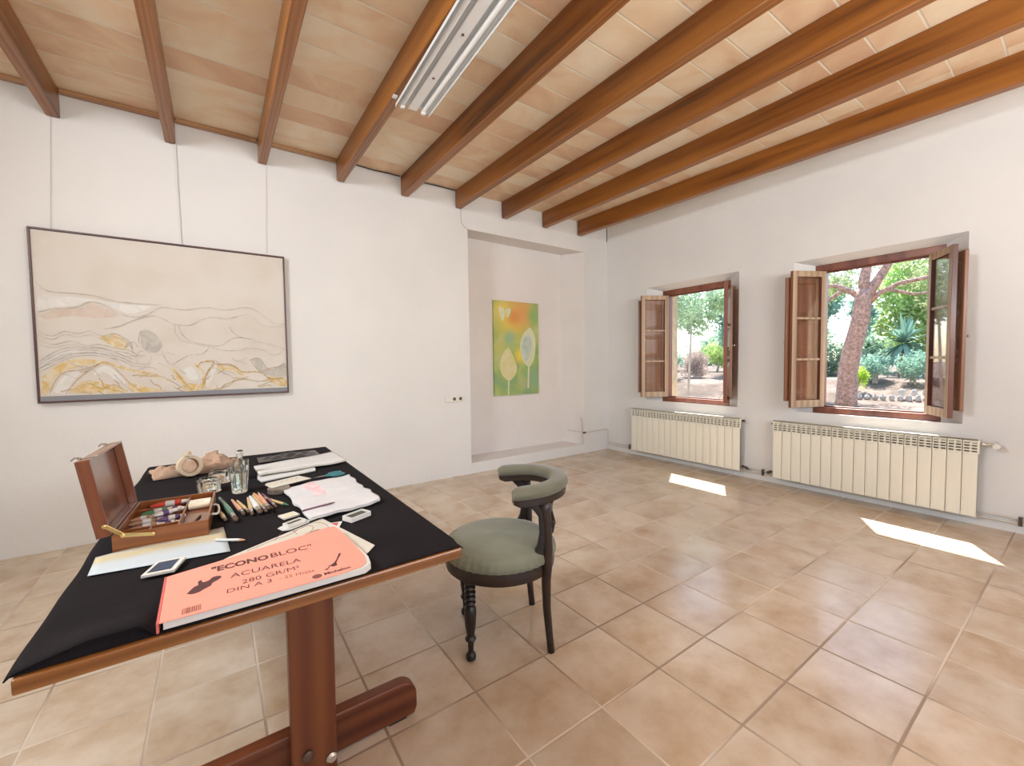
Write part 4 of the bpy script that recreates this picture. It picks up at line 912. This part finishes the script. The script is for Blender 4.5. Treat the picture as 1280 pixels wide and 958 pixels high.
def lettering(text, x, y, size, ang=0, m='ink', bold=0, stretch=1.0, z=.0183, parent=pad, width=None):
    cu = bpy.data.curves.new('lettering', 'FONT'); cu.body = text; cu.size = size; cu.offset = bold; cu.extrude = .00008; cu.resolution_u = 3
    tmp = bpy.data.objects.new('tmp', cu); C.objects.link(tmp); bpy.context.view_layer.update()
    me = bpy.data.meshes.new_from_object(tmp); bpy.data.objects.remove(tmp); bpy.data.curves.remove(cu)
    me.materials.clear(); me.materials.append(MT[m])
    if width:
        w0 = max(v.co.x for v in me.vertices)-min(v.co.x for v in me.vertices); stretch = width/w0
    for v in me.vertices: v.co.x *= stretch
    o = bpy.data.objects.new('lettering', me); C.objects.link(o); o.parent = parent; o.location = (x, y, z); o.rotation_euler = (0, 0, ang); return o
lettering('"ECONO', X(-4.648), Y(-2.968), .040, 0, bold=.0016, width=.118)
lettering('BLOC"', X(-4.527), Y(-2.966), .040, 0, bold=.0003, width=.096)
lettering('ACUARELA', X(-4.612), Y(-3.028), .034, -.04, width=.146)
lettering('280 GR/M\u00b2', X(-4.592), Y(-3.074), .030, 0, width=.116)
lettering('DIN A 3', X(-4.622), Y(-3.100), .026, -.05, width=.084)
lettering('- 25 Hojas', X(-4.522), Y(-3.104), .020, -.06, 'ink_soft', width=.072)
lettering('Michalon', X(-4.434), Y(-3.143), .018, .02, bold=.0006, width=.058)
B().lathe([(.0105, 0), (.0105, .0002), (.001, .0003)], (X(-4.449), Y(-3.138), .0183), 16).build('emblem', 'ink_soft', pad)
def flat(P, name, m, parent, z=.0183, t=.0002, sm=True):
    Q2 = smoothline(P+[P[0]], 4)[:-1] if sm else P
    return B().prism(Q2, z, z+t).build(name, m, parent)
# the two small printed drawings and the bar code
flat([(X(a), Y(c)) for a, c in [(-4.690, -3.052), (-4.684, -3.038), (-4.678, -3.026), (-4.671, -3.020), (-4.672, -3.004), (-4.666, -2.998), (-4.663, -3.012), (-4.652, -3.010), (-4.645, -2.998), (-4.634, -2.998), (-4.628, -3.006), (-4.634, -3.018), (-4.645, -3.028), (-4.648, -3.040), (-4.660, -3.050), (-4.668, -3.058), (-4.680, -3.060)]], 'printed_drawing', 'ink', pad)
flat([(X(a), Y(c)) for a, c in [(-4.414, -3.100), (-4.408, -3.110), (-4.398, -3.106), (-4.398, -3.096), (-4.390, -3.076), (-4.380, -3.056), (-4.376, -3.046), (-4.381, -3.045), (-4.388, -3.062), (-4.397, -3.082), (-4.406, -3.094)]], 'printed_drawing', 'ink', pad)
flat([(X(a), Y(c)) for a, c in [(-4.430, -3.114), (-4.424, -3.120), (-4.418, -3.112), (-4.412, -3.098), (-4.416, -3.100), (-4.421, -3.110)]], 'printed_drawing', 'ink_soft', pad)
b = B(); rnd = random.Random(2); x = -4.694
while x < -4.664: wd = rnd.choice((.0007, .0012, .0018)); b.box(X(x), X(x+wd), Y(-3.142), Y(-3.118), .0183, .0185); x += wd+rnd.choice((.0008, .0014))
b.build('bar_code', 'ink_soft', pad)
# --- loose sheets
sh = ot('drawing_sheet', -4.45, -2.84, 'white drawing sheet with pencil lines under the pink pad', 'paper', z=.7458)
S = lambda P: [(a+4.45, c+2.84) for a, c in P]
B().prism(S([(-4.640, -2.862), (-4.610, -2.835), (-4.352, -2.682), (-4.275, -2.998), (-4.31, -3.04), (-4.60, -3.05)]), 0, .0008).build('sheet', 'paper_cream', sh)
b = B()
for P in ([(-4.57, -2.825), (-4.50, -2.783), (-4.46, -2.77), (-4.42, -2.73), (-4.38, -2.71), (-4.355, -2.74), (-4.35, -2.80)], [(-4.50, -2.79), (-4.468, -2.722), (-4.45, -2.73), (-4.44, -2.78)], [(-4.445, -2.75), (-4.405, -2.725), (-4.39, -2.75), (-4.41, -2.80)]):
    Q2 = smoothline(S(P)); b.tube([(a, c, .001) for a, c in Q2], .0007, 4)
b.build('pencil_lines', 'ink_soft', sh)
flat(S([(-4.44, -2.815), (-4.415, -2.790), (-4.384, -2.776), (-4.377, -2.788), (-4.40, -2.815), (-4.43, -2.832)]), 'brown_patch', 'tan', sh, z=.0009)
pk = ot('card', -4.322, -2.765, 'small pink and white card peeking from under the drawing sheet', 'card')
B().prism([(-.020, .022), (.018, .014), (-.004, -.038), (-.030, -.010)], 0, .001).mi(1).prism([(-.016, .016), (.006, .008), (-.006, -.016)], .0011, .0014).build('card_sheet', ['paper', 'red'], pk)
ws = ot('painted_sheet', -4.755, -2.69, 'pale blue watercolour study with a yellow streak beside the paint box', 'paper', z=.7470)
S = lambda P: [(a+4.755, c+2.69) for a, c in P]
def wc_mat():
    m, nt, b = nodes('watercolour_study'); N = nt.nodes; L = nt.links
    tc = N.new('ShaderNodeTexCoord'); sp = N.new('ShaderNodeSeparateXYZ'); L.new(tc.outputs['Object'], sp.inputs[0])
    n = N.new('ShaderNodeTexNoise'); n.inputs['Scale'].default_value = 14; L.new(tc.outputs['Object'], n.inputs[0])
    a = N.new('ShaderNodeMath'); a.operation = 'MULTIPLY_ADD'; a.inputs[1].default_value = .05; L.new(n.outputs[0], a.inputs[0]); L.new(sp.outputs[1], a.inputs[2])
    a2 = N.new('ShaderNodeMapRange'); a2.inputs[1].default_value = -.10; a2.inputs[2].default_value = .15; L.new(a.outputs[0], a2.inputs[0])
    r = ramp(N, [(.0, (.50, .58, .63)), (.44, (.50, .57, .62)), (.56, (.50, .50, .42)), (.64, (.56, .48, .28)), (.74, (.52, .50, .40)), (.86, (.52, .55, .53)), (1, (.52, .55, .54))]); L.new(a2.outputs[0], r.inputs[0]); L.new(r.outputs[0], b.inputs['Base Color']); b.inputs['Roughness'].default_value = .8; return m
MT['wc'] = wc_mat()
def sheetfn(u, v):
    a, b_, c, d = [Vector((*p, 0)) for p in S([(-4.895, -2.755), (-4.607, -2.800), (-4.620, -2.572), (-4.902, -2.628)])]
    p = (a*(1-u)+b_*u)*(1-v)+(d*(1-u)+c*u)*v
    return (p.x, p.y, .0008+.003*math.sin(u*PI)*(1-v)*0+.0018*math.sin(u*5)*v)
B().grid(sheetfn, 16, 8).build('sheet', 'wc', ws, smooth=180, solid=.0008, offset=0)
# --- blue paint pan in its wrapper
def pan(name, x, y, rz, L_, W_, h, label, m, z=Z, wrap=None):
    t = ot(name, x, y, label, 'paint pan', rz, z)
    b = B(); a, c = L_/2, W_/2; i_ = .004
    b.box(-a, a, -c, c, 0, .0015); b.box(-a, a, -c, -c+i_, .0015, h); b.box(-a, a, c-i_, c, .0015, h); b.box(-a, -a+i_, -c+i_, c-i_, .0015, h); b.box(a-i_, a, -c+i_, c-i_, .0015, h)
    b.build('tray', 'ceramic', t, bevel=.001)
    B().box(-a+i_, a-i_, -c+i_, c-i_, .0016, h*.7).build('paint_cake', m, t, bevel=.001)
    if wrap:
        B().prism([(-a-.018, -c), (-a-.004, -c-.012), (a+.004, -c-.010), (a+.020, -c+.004), (a+.018, c), (a, c+.010), (-a, c+.011), (-a-.014, c+.004)], -.0008, -.0001).build('wrapper', 'paper', t)
    return t
bp_ = ot('photo_card', -4.750, -2.822, 'small dark blue picture with white border lying on the watercolour study', 'picture', R(10), z=.7506)
B().prism([(-.042, -.030), (.020, -.048), (.052, .022), (-.006, .038)], 0, .007).build('mount', 'ceramic', bp_, bevel=.001)
B().prism([(-.030, -.024), (.014, -.037), (.038, .016), (-.003, .027)], .0071, .0076).build('picture', 'paint_blue', bp_)
pan('paint_pan', -4.257, -2.748, R(24), .078, .046, .016, 'oblong white pan with dark paint right of the open notebook', 'paint_dark')
pan('paint_pan', -4.435, -2.690, R(28), .060, .030, .012, 'white wrapped pan of dark paint nearest the drawing sheet', 'paint_dark', z=.7470, wrap=True)
pan('paint_pan', -4.438, -2.592, R(18), .052, .044, .006, 'flat white paint pan touching the notebook corner', 'eraser')
# --- pencils
def stick(name, p0, p1, r, m, label, cat, tip=None, z=Z):
    c = ((p0[0]+p1[0])/2, (p0[1]+p1[1])/2); t = ot(name, c[0], c[1], label, cat, z=z+r)
    a = (p0[0]-c[0], p0[1]-c[1], 0); b_ = (p1[0]-c[0], p1[1]-c[1], 0); v = Vector(b_)-Vector(a)
    B().tube([a, Vector(a)+v*.82], r, 8).build('handle', m, t, smooth=True)
    B().tube([Vector(a)+v*.821, Vector(a)+v*.90, Vector(b_)], [r*.98, r*.8, .0008], 8).build('tip', tip or m, t, smooth=True); return t
stick('pencil', (-4.640, -2.700), (-4.570, -2.752), .004, 'paper', 'short white pencil on the cloth behind the pink pad', 'pencil', 'brush_peach', z=.7495)
stick('pencil', (-4.490, -2.325), (-4.425, -2.480), .005, 'leaf_light' if False else 'brush_wood', 'pale wooden brush with a green tip beside the cream card', 'brush', 'brush_green')
# --- open notebook with wavy pages
nb = ot('notebook', -4.28, -2.43, 'open watercolour notebook with wavy white pages and pink streaks', 'notebook', z=.7456)
MT['page_pink'] = blot('pink_streak_page', (.66, .66, .68), (.60, .62, .66), 16)
MT['streak'] = blot('pink_streak', (.78, .42, .44), (.76, .64, .68), 24)
c4 = [Vector((*p, 0)) for p in ((-4.392, -2.700), (-4.146, -2.645), (-4.145, -2.20), (-4.418, -2.275))]
def nbf(z0, floor_=.0034):
    def fn(u, v):
        p = (c4[0]*(1-u)+c4[1]*u)*(1-v)+(c4[3]*(1-u)+c4[2]*u)*v
        e = .004*math.sin(v*26)*u+.003*math.sin(v*17+2)*(1-u)
        crease = .006*math.exp(-((v-.52)/.05)**2)
        return (p.x+4.28+e, p.y+2.43+.003*math.sin(u*21), max(z0+.0035*math.sin(u*7+v*5)*(.5+.5*u)+.003*math.sin(v*9)-crease+.004, floor_+z0-.004))
    return fn
top = B().grid(nbf(.010), 36, 36); top.build('top_page', 'page_pink', nb, smooth=180, solid=.0008, offset=0)
lo = B().grid(nbf(.004), 36, 36); lo.build('under_pages', 'paper', nb, smooth=180, solid=.0052, offset=0)
f0 = nbf(.0108)
def stf(u, v):
    q = f0(.28+.17*u+.02*math.sin(v*6), .56+.40*v); return (q[0], q[1], q[2]+.0002)
B().grid(stf, 6, 20).build('pink_streak', 'streak', nb, smooth=180)
stick('paintbrush', (-4.402, -2.628), (-4.292, -2.600), .0035, 'brush_plum', 'plum handled brush lying across the open notebook', 'brush', 'bristle', z=.7630)
# --- cream card on a small tin
tn = ot('tin_box', -4.432, -2.262, 'small round brownish tin under the cream card', 'tin')
B().lathe([(.038, 0), (.040, .002), (.040, .008), (.038, .0085), (.038, .012), (.040, .0125), (.040, .0205), (.037, .022), (.001, .022)], (0, 0, 0), 28).build('tin_body', 'tin', tn, smooth=True)
cc = ot('card', -4.390, -2.205, 'cream card resting on a small tin behind the notebook', 'card', z=.7690)
B().prism([(-.085, .000), (-.068, -.070), (.085, -.008), (.048, .072), (-.078, .022)], 0, .0025).build('card_sheet', 'paper_cream', cc)
b = B(); rnd = random.Random(3)
for q in range(5): b.tube([(-.05+.02*q, -.02+.01*q, .0028), (-.04+.02*q, .01+.008*q, .0028)], .0006, 4)
b.build('pencil_marks', 'ink_soft', cc)
# --- teal scissors
tq = ot('scissors', -4.225, -2.120, 'teal handled scissors between the white booklets and the notebook', 'scissors', R(8))
for s in (-1, 1):
    pts = [(.045+.028*math.cos(a), s*.020+.015*math.sin(a), .004) for a in [2*PI*k/16 for k in range(17)]]
    B().tube(pts, .0045, 8, cap=False).tube([(.020, s*.014, .004), (-.005, 0, .004+s*.001)], .0042, 8).build('handle_loop', 'teal', tq, smooth=True)
    B().prism([(-.002, -.004), (-.070, s*-.004), (-.072, s*-.006), (-.002, s*.006)] if s > 0 else [(-.002, -.006), (-.072, .006), (-.070, .004), (-.002, .004)], .0025+s*.0012, .0040+s*.0012).build('blade', 'steel', tq)
# --- white booklets at the back
wb = ot('booklet', -4.285, -1.86, 'thick white booklet on top of the pile at the far end', 'booklet', z=.7560)
def wf(z0, w0=1):
    P = [Vector((*p, 0)) for p in ((-4.480, -1.985), (-4.085, -1.905), (-4.095, -1.640), (-4.488, -1.800))]
    def fn(u, v):
        p = (P[0]*(1-u)+P[1]*u)*(1-v)+(P[3]*(1-u)+P[2]*u)*v
        return (p.x+4.285, p.y+1.86+.006*math.sin(u*13)*(1-v), z0+.005*math.exp(-(u/.12)**2)+.003*math.sin(u*6))
    return fn
B().grid(wf(.010), 30, 6).build('cover_sheet', 'paper', wb, smooth=180, solid=.001, offset=0)
B().grid(wf(.0045), 30, 6).build('pages', 'paper_cream', wb, smooth=180, solid=.007, offset=0)
w2 = ot('booklet', -4.365, -1.99, 'thinner white folded sheet under the thick white booklet', 'booklet')
B().prism([(-.112, -.065), (.118, .005), (.125, .045), (.118, .150), (-.112, .150), (-.122, .0)], 0, .007).build('folded_sheet', 'paper', w2, bevel=.002)
# --- dark crumpled film
df = ot('plastic_film', -4.305, -1.53, 'crumpled dark grey plastic sleeve at the far table edge', 'plastic')
def dff(u, v):
    x = -.150+.300*u; y = -.085+.150*v+.03*(u-.5)
    e = math.sin(u*PI)*math.sin(v*PI)
    return (x, y, .003+e*(.010+.007*math.sin(u*19+v*7)+.006*math.sin(v*15-u*11)))
B().grid(dff, 40, 20).build('film', 'dark_film', df, smooth=180, solid=.0015, offset=1)
# --- brushes
def brush(p0, p1, r, m, label, z=Z, group=None, zz=(0, 0)):
    """p0 = bristle end, p1 = handle end"""
    c = ((p0[0]+p1[0])/2, (p0[1]+p1[1])/2); t = ot('paintbrush', c[0], c[1], label, 'brush', z=z+r, group=group)
    a = Vector((p0[0]-c[0], p0[1]-c[1], zz[0])); e = Vector((p1[0]-c[0], p1[1]-c[1], zz[1])); v = e-a
    B().tube([a, a+v*.06, a+v*.13], [.001, r*1.0, r*.8], 8).build('bristles', 'bristle', t, smooth=True)
    B().tube([a+v*.131, a+v*.27], r*.85, 8).build('ferrule', 'steel', t, smooth=True)
    B().tube([a+v*.271, a+v*.42, a+v*.8, e], [r, r*1.15, r*.8, r*.5], 8).build('handle', m, t, smooth=True); return t
brush((-4.583, -2.560), (-4.628, -2.235), .0085, 'brush_green', 'thick green handled brush beside the paint box', zz=(0, 0))
brush((-4.612, -2.530), (-4.632, -2.395), .0062, 'brush_wood', 'short yellowish brush left of the green handled brush')
brush((-4.560, -2.500), (-4.590, -2.285), .0065, 'brush_peach', 'slim peach handled brush right of the green handled brush')
brush((-4.545, -2.480), (-4.574, -2.30), .0050, 'brush_wood', 'thin natural wood brush right of the slim peach brush')
bd = [((-4.538, -2.520), (-4.540, -2.290), .0060, 'brush_wood', 'natural wood brush at the left of the brush bundle', 0),
      ((-4.514, -2.525), (-4.532, -2.290), .0090, 'paper', 'thick white handled brush in the middle of the brush bundle', 0),
      ((-4.495, -2.515), (-4.522, -2.265), .0062, 'brush_wood', 'yellowish brush leaning in the brush bundle', .0),
      ((-4.478, -2.495), (-4.517, -2.245), .0068, 'brush_peach', 'orange peach brush at the right of the brush bundle', 0),
      ((-4.490, -2.535), (-4.505, -2.300), .0055, 'brush_peach', 'peach brush lying on top of the brush bundle', .0150),
      ((-4.462, -2.478), (-4.490, -2.262), .0052, 'brush_plum', 'dark handled brush at the outer right of the bundle', 0)]
for p0, p1, r_, m, lab, dz in bd: brush(p0, p1, r_, m, lab, z=Z+dz)
# --- glassware
def glass(name, x, y, prof, inner, label, cat='glass', n=32, water=None, rz=0):
    t = ot(name, x, y, label, cat, rz)
    B().lathe(prof+inner[::-1], (0, 0, 0), n, cap=True).build('glass_wall', 'glass', t, smooth=60)
    if water: B().lathe(water, (0, 0, 0), n).build('water', 'water', t, smooth=60)
    return t
glass('drinking_glass', -4.560, -2.160, [(.0005, 0), (.026, 0), (.028, .003), (.031, .05), (.0365, .128)], [(.0005, .012), (.025, .013), (.0285, .05), (.0345, .128)], 'tall clear tumbler of water with vertical facets', n=12,
      water=[(.0245, .0132), (.0280, .05), (.0300, .082), (.0005, .082)])
def sq(name, x, y, s, hgt, r_in, label, rz, hw=None):
    t = ot(name, x, y, label, 'jar', rz)
    b = B(); k = 24
    def ringp(rad, p): return [(rad*(abs(math.cos(a))**p)*math.copysign(1, math.cos(a)), rad*(abs(math.sin(a))**p)*math.copysign(1, math.sin(a))) for a in [2*PI*i/k for i in range(k)]]
    prof = [(s*.92, 0, .45), (s, .004, .45), (s, hgt*.80, .45), (s*.86, hgt*.88, .7), (s*.80, hgt*.92, 1), (s*.80, hgt, 1), (s*.72, hgt, 1), (s*.72, hgt*.90, 1), (s*.86, hgt*.80, .5), (s*.86, .010, .5), (.001, .009, 1)]
    vs = []
    for rad, z, p in prof: vs += [(a, c, z) for a, c in ringp(rad, p)]
    b.add(vs, [(i*k+j, i*k+(j+1) % k, (i+1)*k+(j+1) % k, (i+1)*k+j) for i in range(len(prof)-1) for j in range(k)]+[list(range(k))[::-1], [(len(prof)-1)*k+j for j in range(k)]])
    b.build('jar_wall', 'glass', t, smooth=50); return t
sq('glass_jar', -4.662, -2.075, .038, .058, 0, 'low square glass jar right behind the paint box', R(12))
sq('glass_jar', -4.622, -1.925, .040, .056, 0, 'low glass jar tucked behind the square jar and tumbler', R(-8))
glass('glass_bottle', -4.548, -1.930, [(.0005, 0), (.026, 0), (.029, .004), (.029, .060), (.024, .078), (.011, .090), (.010, .105), (.013, .106), (.013, .114)], [(.0005, .007), (.026, .008), (.026, .058), (.021, .074), (.008, .088), (.008, .114)], 'small clear glass bottle standing behind the tumbler', 'bottle')
B().lathe([(.0075, .100), (.0078, .116), (.0145, .117), (.0150, .128), (.010, .134), (.001, .135)], (0, 0, 0), 20).build('stopper', 'glass', [o for o in C.objects if o.name.startswith('glass_bottle')][0], smooth=40)
# --- kraft paper bag and masking tape
kb = ot('paper_bag', -4.72, -1.63, 'crumpled brown kraft paper bag at the far left of the table', 'paper bag', R(14))
rnd = random.Random(9); ph = [rnd.random()*6 for _ in range(8)]
def kf(u, v):
    x = -.170+.350*u; tap = .50+.50*math.sin(min(1, .08+u*1.0)*PI)**.6
    y = (-.080+.16*v)*tap+.012*math.sin(u*7)
    e = math.sin(v*PI)**.5*(.45+.55*math.sin(min(1, .10+u*.85)*PI))
    def tri(t): t = t % 1; return abs(2*t-1)
    z = .002+e*(.018+.026*tri(u*3.1+v*.9+.2)+.018*tri(u*5.3-v*2.2+.6)+.012*tri(v*3.1+u*2.7)+.040*max(0, 1-abs(u-.72)/.22))
    return (x+.004*tri(v*4+u*9), y+.005*tri(u*11+v*3), z)
B().grid(kf, 26, 12).build('bag', 'kraft', kb, smooth=14, solid=.0012, offset=1)
B().prism([(.035, -.02), (.098, .005), (.118, .050), (.060, .040)], .060, .0615).build('folded_flap', 'kraft', kb).rotation_euler = (R(14), R(-8), 0)
tp = ot('masking_tape', -4.737, -1.735, 'roll of masking tape propped upright against the paper bag', 'tape', R(20), z=.7975)
def tape(r_o, r_i, y0, y1, m, nm):
    B().lathe([(r_i, y0), (r_o, y0), (r_o, y1), (r_i, y1), (r_i, y0)], (0, 0, 0), 36, axis=(0, -1, .18), cap=False).build(nm, m, tp, smooth=40)
tape(.048, .034, -.016, .016, 'tape', 'tape_roll'); tape(.0338, .0315, -.012, .012, 'tape_core', 'core')
B().tube([(-.005, -.004, .045), (-.020, -.010, .052), (-.010, -.012, .062), (.004, -.012, .066)], [(.002, .010)]*4, 8).build('loose_end', 'tape', tp, smooth=True)

# --- wooden paint box
bx0 = ot('paint_box', -4.755, -2.445, 'open varnished wooden paint box with raised lid and brass stay', 'box', R(-3), z=.7458)
hw, hd, hh = .108, .172, .048
b = B(); t_ = .006
b.box(-hw, hw, -hd, hd, 0, t_); b.box(-hw, hw, -hd, -hd+t_, t_, hh); b.box(-hw, hw, hd-t_, hd, t_, hh); b.box(-hw, -hw+t_, -hd+t_, hd-t_, t_, hh); b.box(hw-t_, hw, -hd+t_, hd-t_, t_, hh)
b.build('case', 'box_wood', bx0, bevel=.0015)
B().box(.032, .037, -hd+t_, hd-t_, t_, hh-.004).build('divider', 'box_wood', bx0, bevel=.001)
B().box(-hw+t_, .032, -.112, -.107, t_, hh-.008).build('divider', 'box_wood', bx0, bevel=.001)
B().box(-.035, -.030, -hd+t_, -.112, t_, hh-.008).build('divider', 'box_wood', bx0, bevel=.001)
B().box(-hw+t_, -.030-.0, .10, .105, t_, hh-.012).build('divider', 'box_wood', bx0, bevel=.001)
B().box(.0372, hw-t_, .021, hd-t_-.0005, t_, .0265).build('tray_floor', 'lid_wood', bx0, bevel=.001)
B().box(.0372, hw-t_, -hd+t_+.0005, .02, t_, .026).build('sliding_palette', 'lid_wood', bx0, bevel=.001)
# lid turned up about the left edge, leaning slightly back
lid = bpy.data.objects.new('lid', None); bpy.data.objects.remove(lid)
b = B(); LH = .218; ld = .030
b.box(-ld, -ld+t_, -hd, hd, 0, LH); b.box(-ld+t_, 0, -hd, -hd+t_, 0, LH); b.box(-ld+t_, 0, hd-t_, hd, 0, LH); b.box(-ld+t_, 0, -hd+t_, hd-t_, 0, t_); b.box(-ld+t_, 0, -hd+t_, hd-t_, LH-t_, LH)
lid = b.build('lid', 'lid_wood', bx0, bevel=.0015); lid.location = (-hw-.001, 0, hh); lid.rotation_euler = (0, R(-9), 0)
for y in (-.125, .125):
    B().box(-.034, .006, y-.007, y+.007, LH+.0002, LH+.002).tube([(-.026, y, LH+.003), (-.040, y, LH+.006), (-.048, y, LH+.001)], .0025, 6).build('hook_catch', 'steel', lid)
# folding brass stay at the near side
a = Vector((-hw-.012, -hd-.003, hh+.030)); m_ = Vector((-hw+.025, -hd-.005, hh-.002)); e = Vector((-.020, -hd-.003, hh-.012))
def bar(b, p, q, w_=.005, t=.0012):
    p, q = Vector(p), Vector(q); v = q-p; s = Vector((0, 1, 0)); n = v.cross(s).normalized(); b.obox((p+q)/2, v/2, n*w_, s*t)
b = B(); bar(b, a, m_); bar(b, m_+Vector((0, -.003, 0)), e+Vector((0, -.003, 0)))
for p in (a, m_, e): b.lathe([(.0055, 0), (.0055, .004), (.002, .005)], (p.x, p.y-.002, p.z), 12, axis=(0, -1, 0))
b.build('brass_stay', 'brass', bx0, bevel=.0005)
B().tube([(hw+.001, -.055, .030), (hw+.012, -.050, .026), (hw+.016, -.02, .020), (hw+.016, .03, .020), (hw+.012, .055, .026), (hw+.001, .060, .030)], .0035, 8).build('carry_handle', 'white_plastic', bx0, smooth=True)
# tubes, pastels, inside the box: things of their own
cr, sr = math.cos(R(-3)), math.sin(R(-3))
def inbox(x, y): return (-4.755+x*cr-y*sr, -2.445+x*sr+y*cr)
def ptube(x, y, rz, L_, r, body, cap, label, dz=.0):
    gx, gy = inbox(x, y); t = ot('paint_tube', gx, gy, label, 'paint tube', R(rz-3), z=.7458+.0062+r+dz)
    B().tube([(-L_/2, 0, 0), (-L_*.3, 0, 0), (L_*.18, 0, 0), (L_*.26, 0, 0), (L_*.29, 0, 0)], [(.002, r*1.15), (r*.75, r*1.05), (r, r), (r, r), (r*.45, r*.45)], 14).build('tube_body', body, t, smooth=True)
    B().tube([(L_*.291, 0, 0), (L_*.5, 0, 0)], [r*.75, r*.62], 12).build('cap', cap, t, smooth=True)
    B().tube([(-L_*.12, 0, 0), (L_*.12, 0, 0)], [(r*1.03, r*1.05)]*2, 14).build('label_band', 'paper' if body != 'tube_metal' else 'purple', t, smooth=True)
ptube(-.020, .140, 2, .105, .0105, 'red', 'white_plastic', 'red and white paint tube at the back of the paint box', .018)
ptube(-.045, .075, 20, .085, .010, 'green', 'white_plastic', 'green paint tube in the wide compartment', .014)
ptube(.004, .055, -12, .060, .010, 'tube_metal', 'white_plastic', 'silver paint tube lying right of the green tube', .018)
ptube(-.018, .010, 30, .065, .010, 'tube_metal', 'white_plastic', 'silver paint tube in the middle of the heap', .024)
ptube(.004, -.032, 10, .070, .0095, 'purple', 'white_plastic', 'purple paint tube with a white cap near the front', .016)
ptube(-.060, -.005, 8, .085, .009, 'tan', 'tube_metal', 'tan paint tube at the left of the heap', .010)
ptube(-.055, -.050, 18, .080, .009, 'tan', 'tube_metal', 'tan paint tube at the front left of the heap', .008)
ptube(-.075, .035, 14, .060, .008, 'tan', 'white_plastic', 'small tan paint tube near the lid', .012)
ptube(.000, -.075, 6, .065, .010, 'tube_metal', 'white_plastic', 'silver and purple paint tube nearest the front of the box', .010)
for i, (y, m, lab) in enumerate(((.088, 'eraser', 'cream pastel stick at the back of the right compartment'), (.066, 'white_plastic', 'glossy cream pastel stick in the middle of three'), (.044, 'eraser', 'cream pastel stick at the front of three'))):
    gx, gy = inbox(.0695, y); t = ot('pastel_stick', gx, gy, lab, 'pastel', R(-3), z=.7458+.0275+.010)
    B().tube([(-.0305, 0, 0), (-.029, 0, 0), (.029, 0, 0), (.0305, 0, 0)], [.0090, .0108, .0108, .0090], 14).build('stick', m, t, smooth=True)
    if i == 1: B().tube([(-.012, 0, 0), (.012, 0, 0)], .0110, 14).build('band', 'paper_cream', t, smooth=True)
gx, gy = inbox(.07, -.085)
stick('charcoal_stick', (gx-.008, gy-.045), (gx+.012, gy+.045), .003, 'paint_dark', 'thin black charcoal stick on the palette inside the paint box', 'charcoal', z=.7458+.0262)
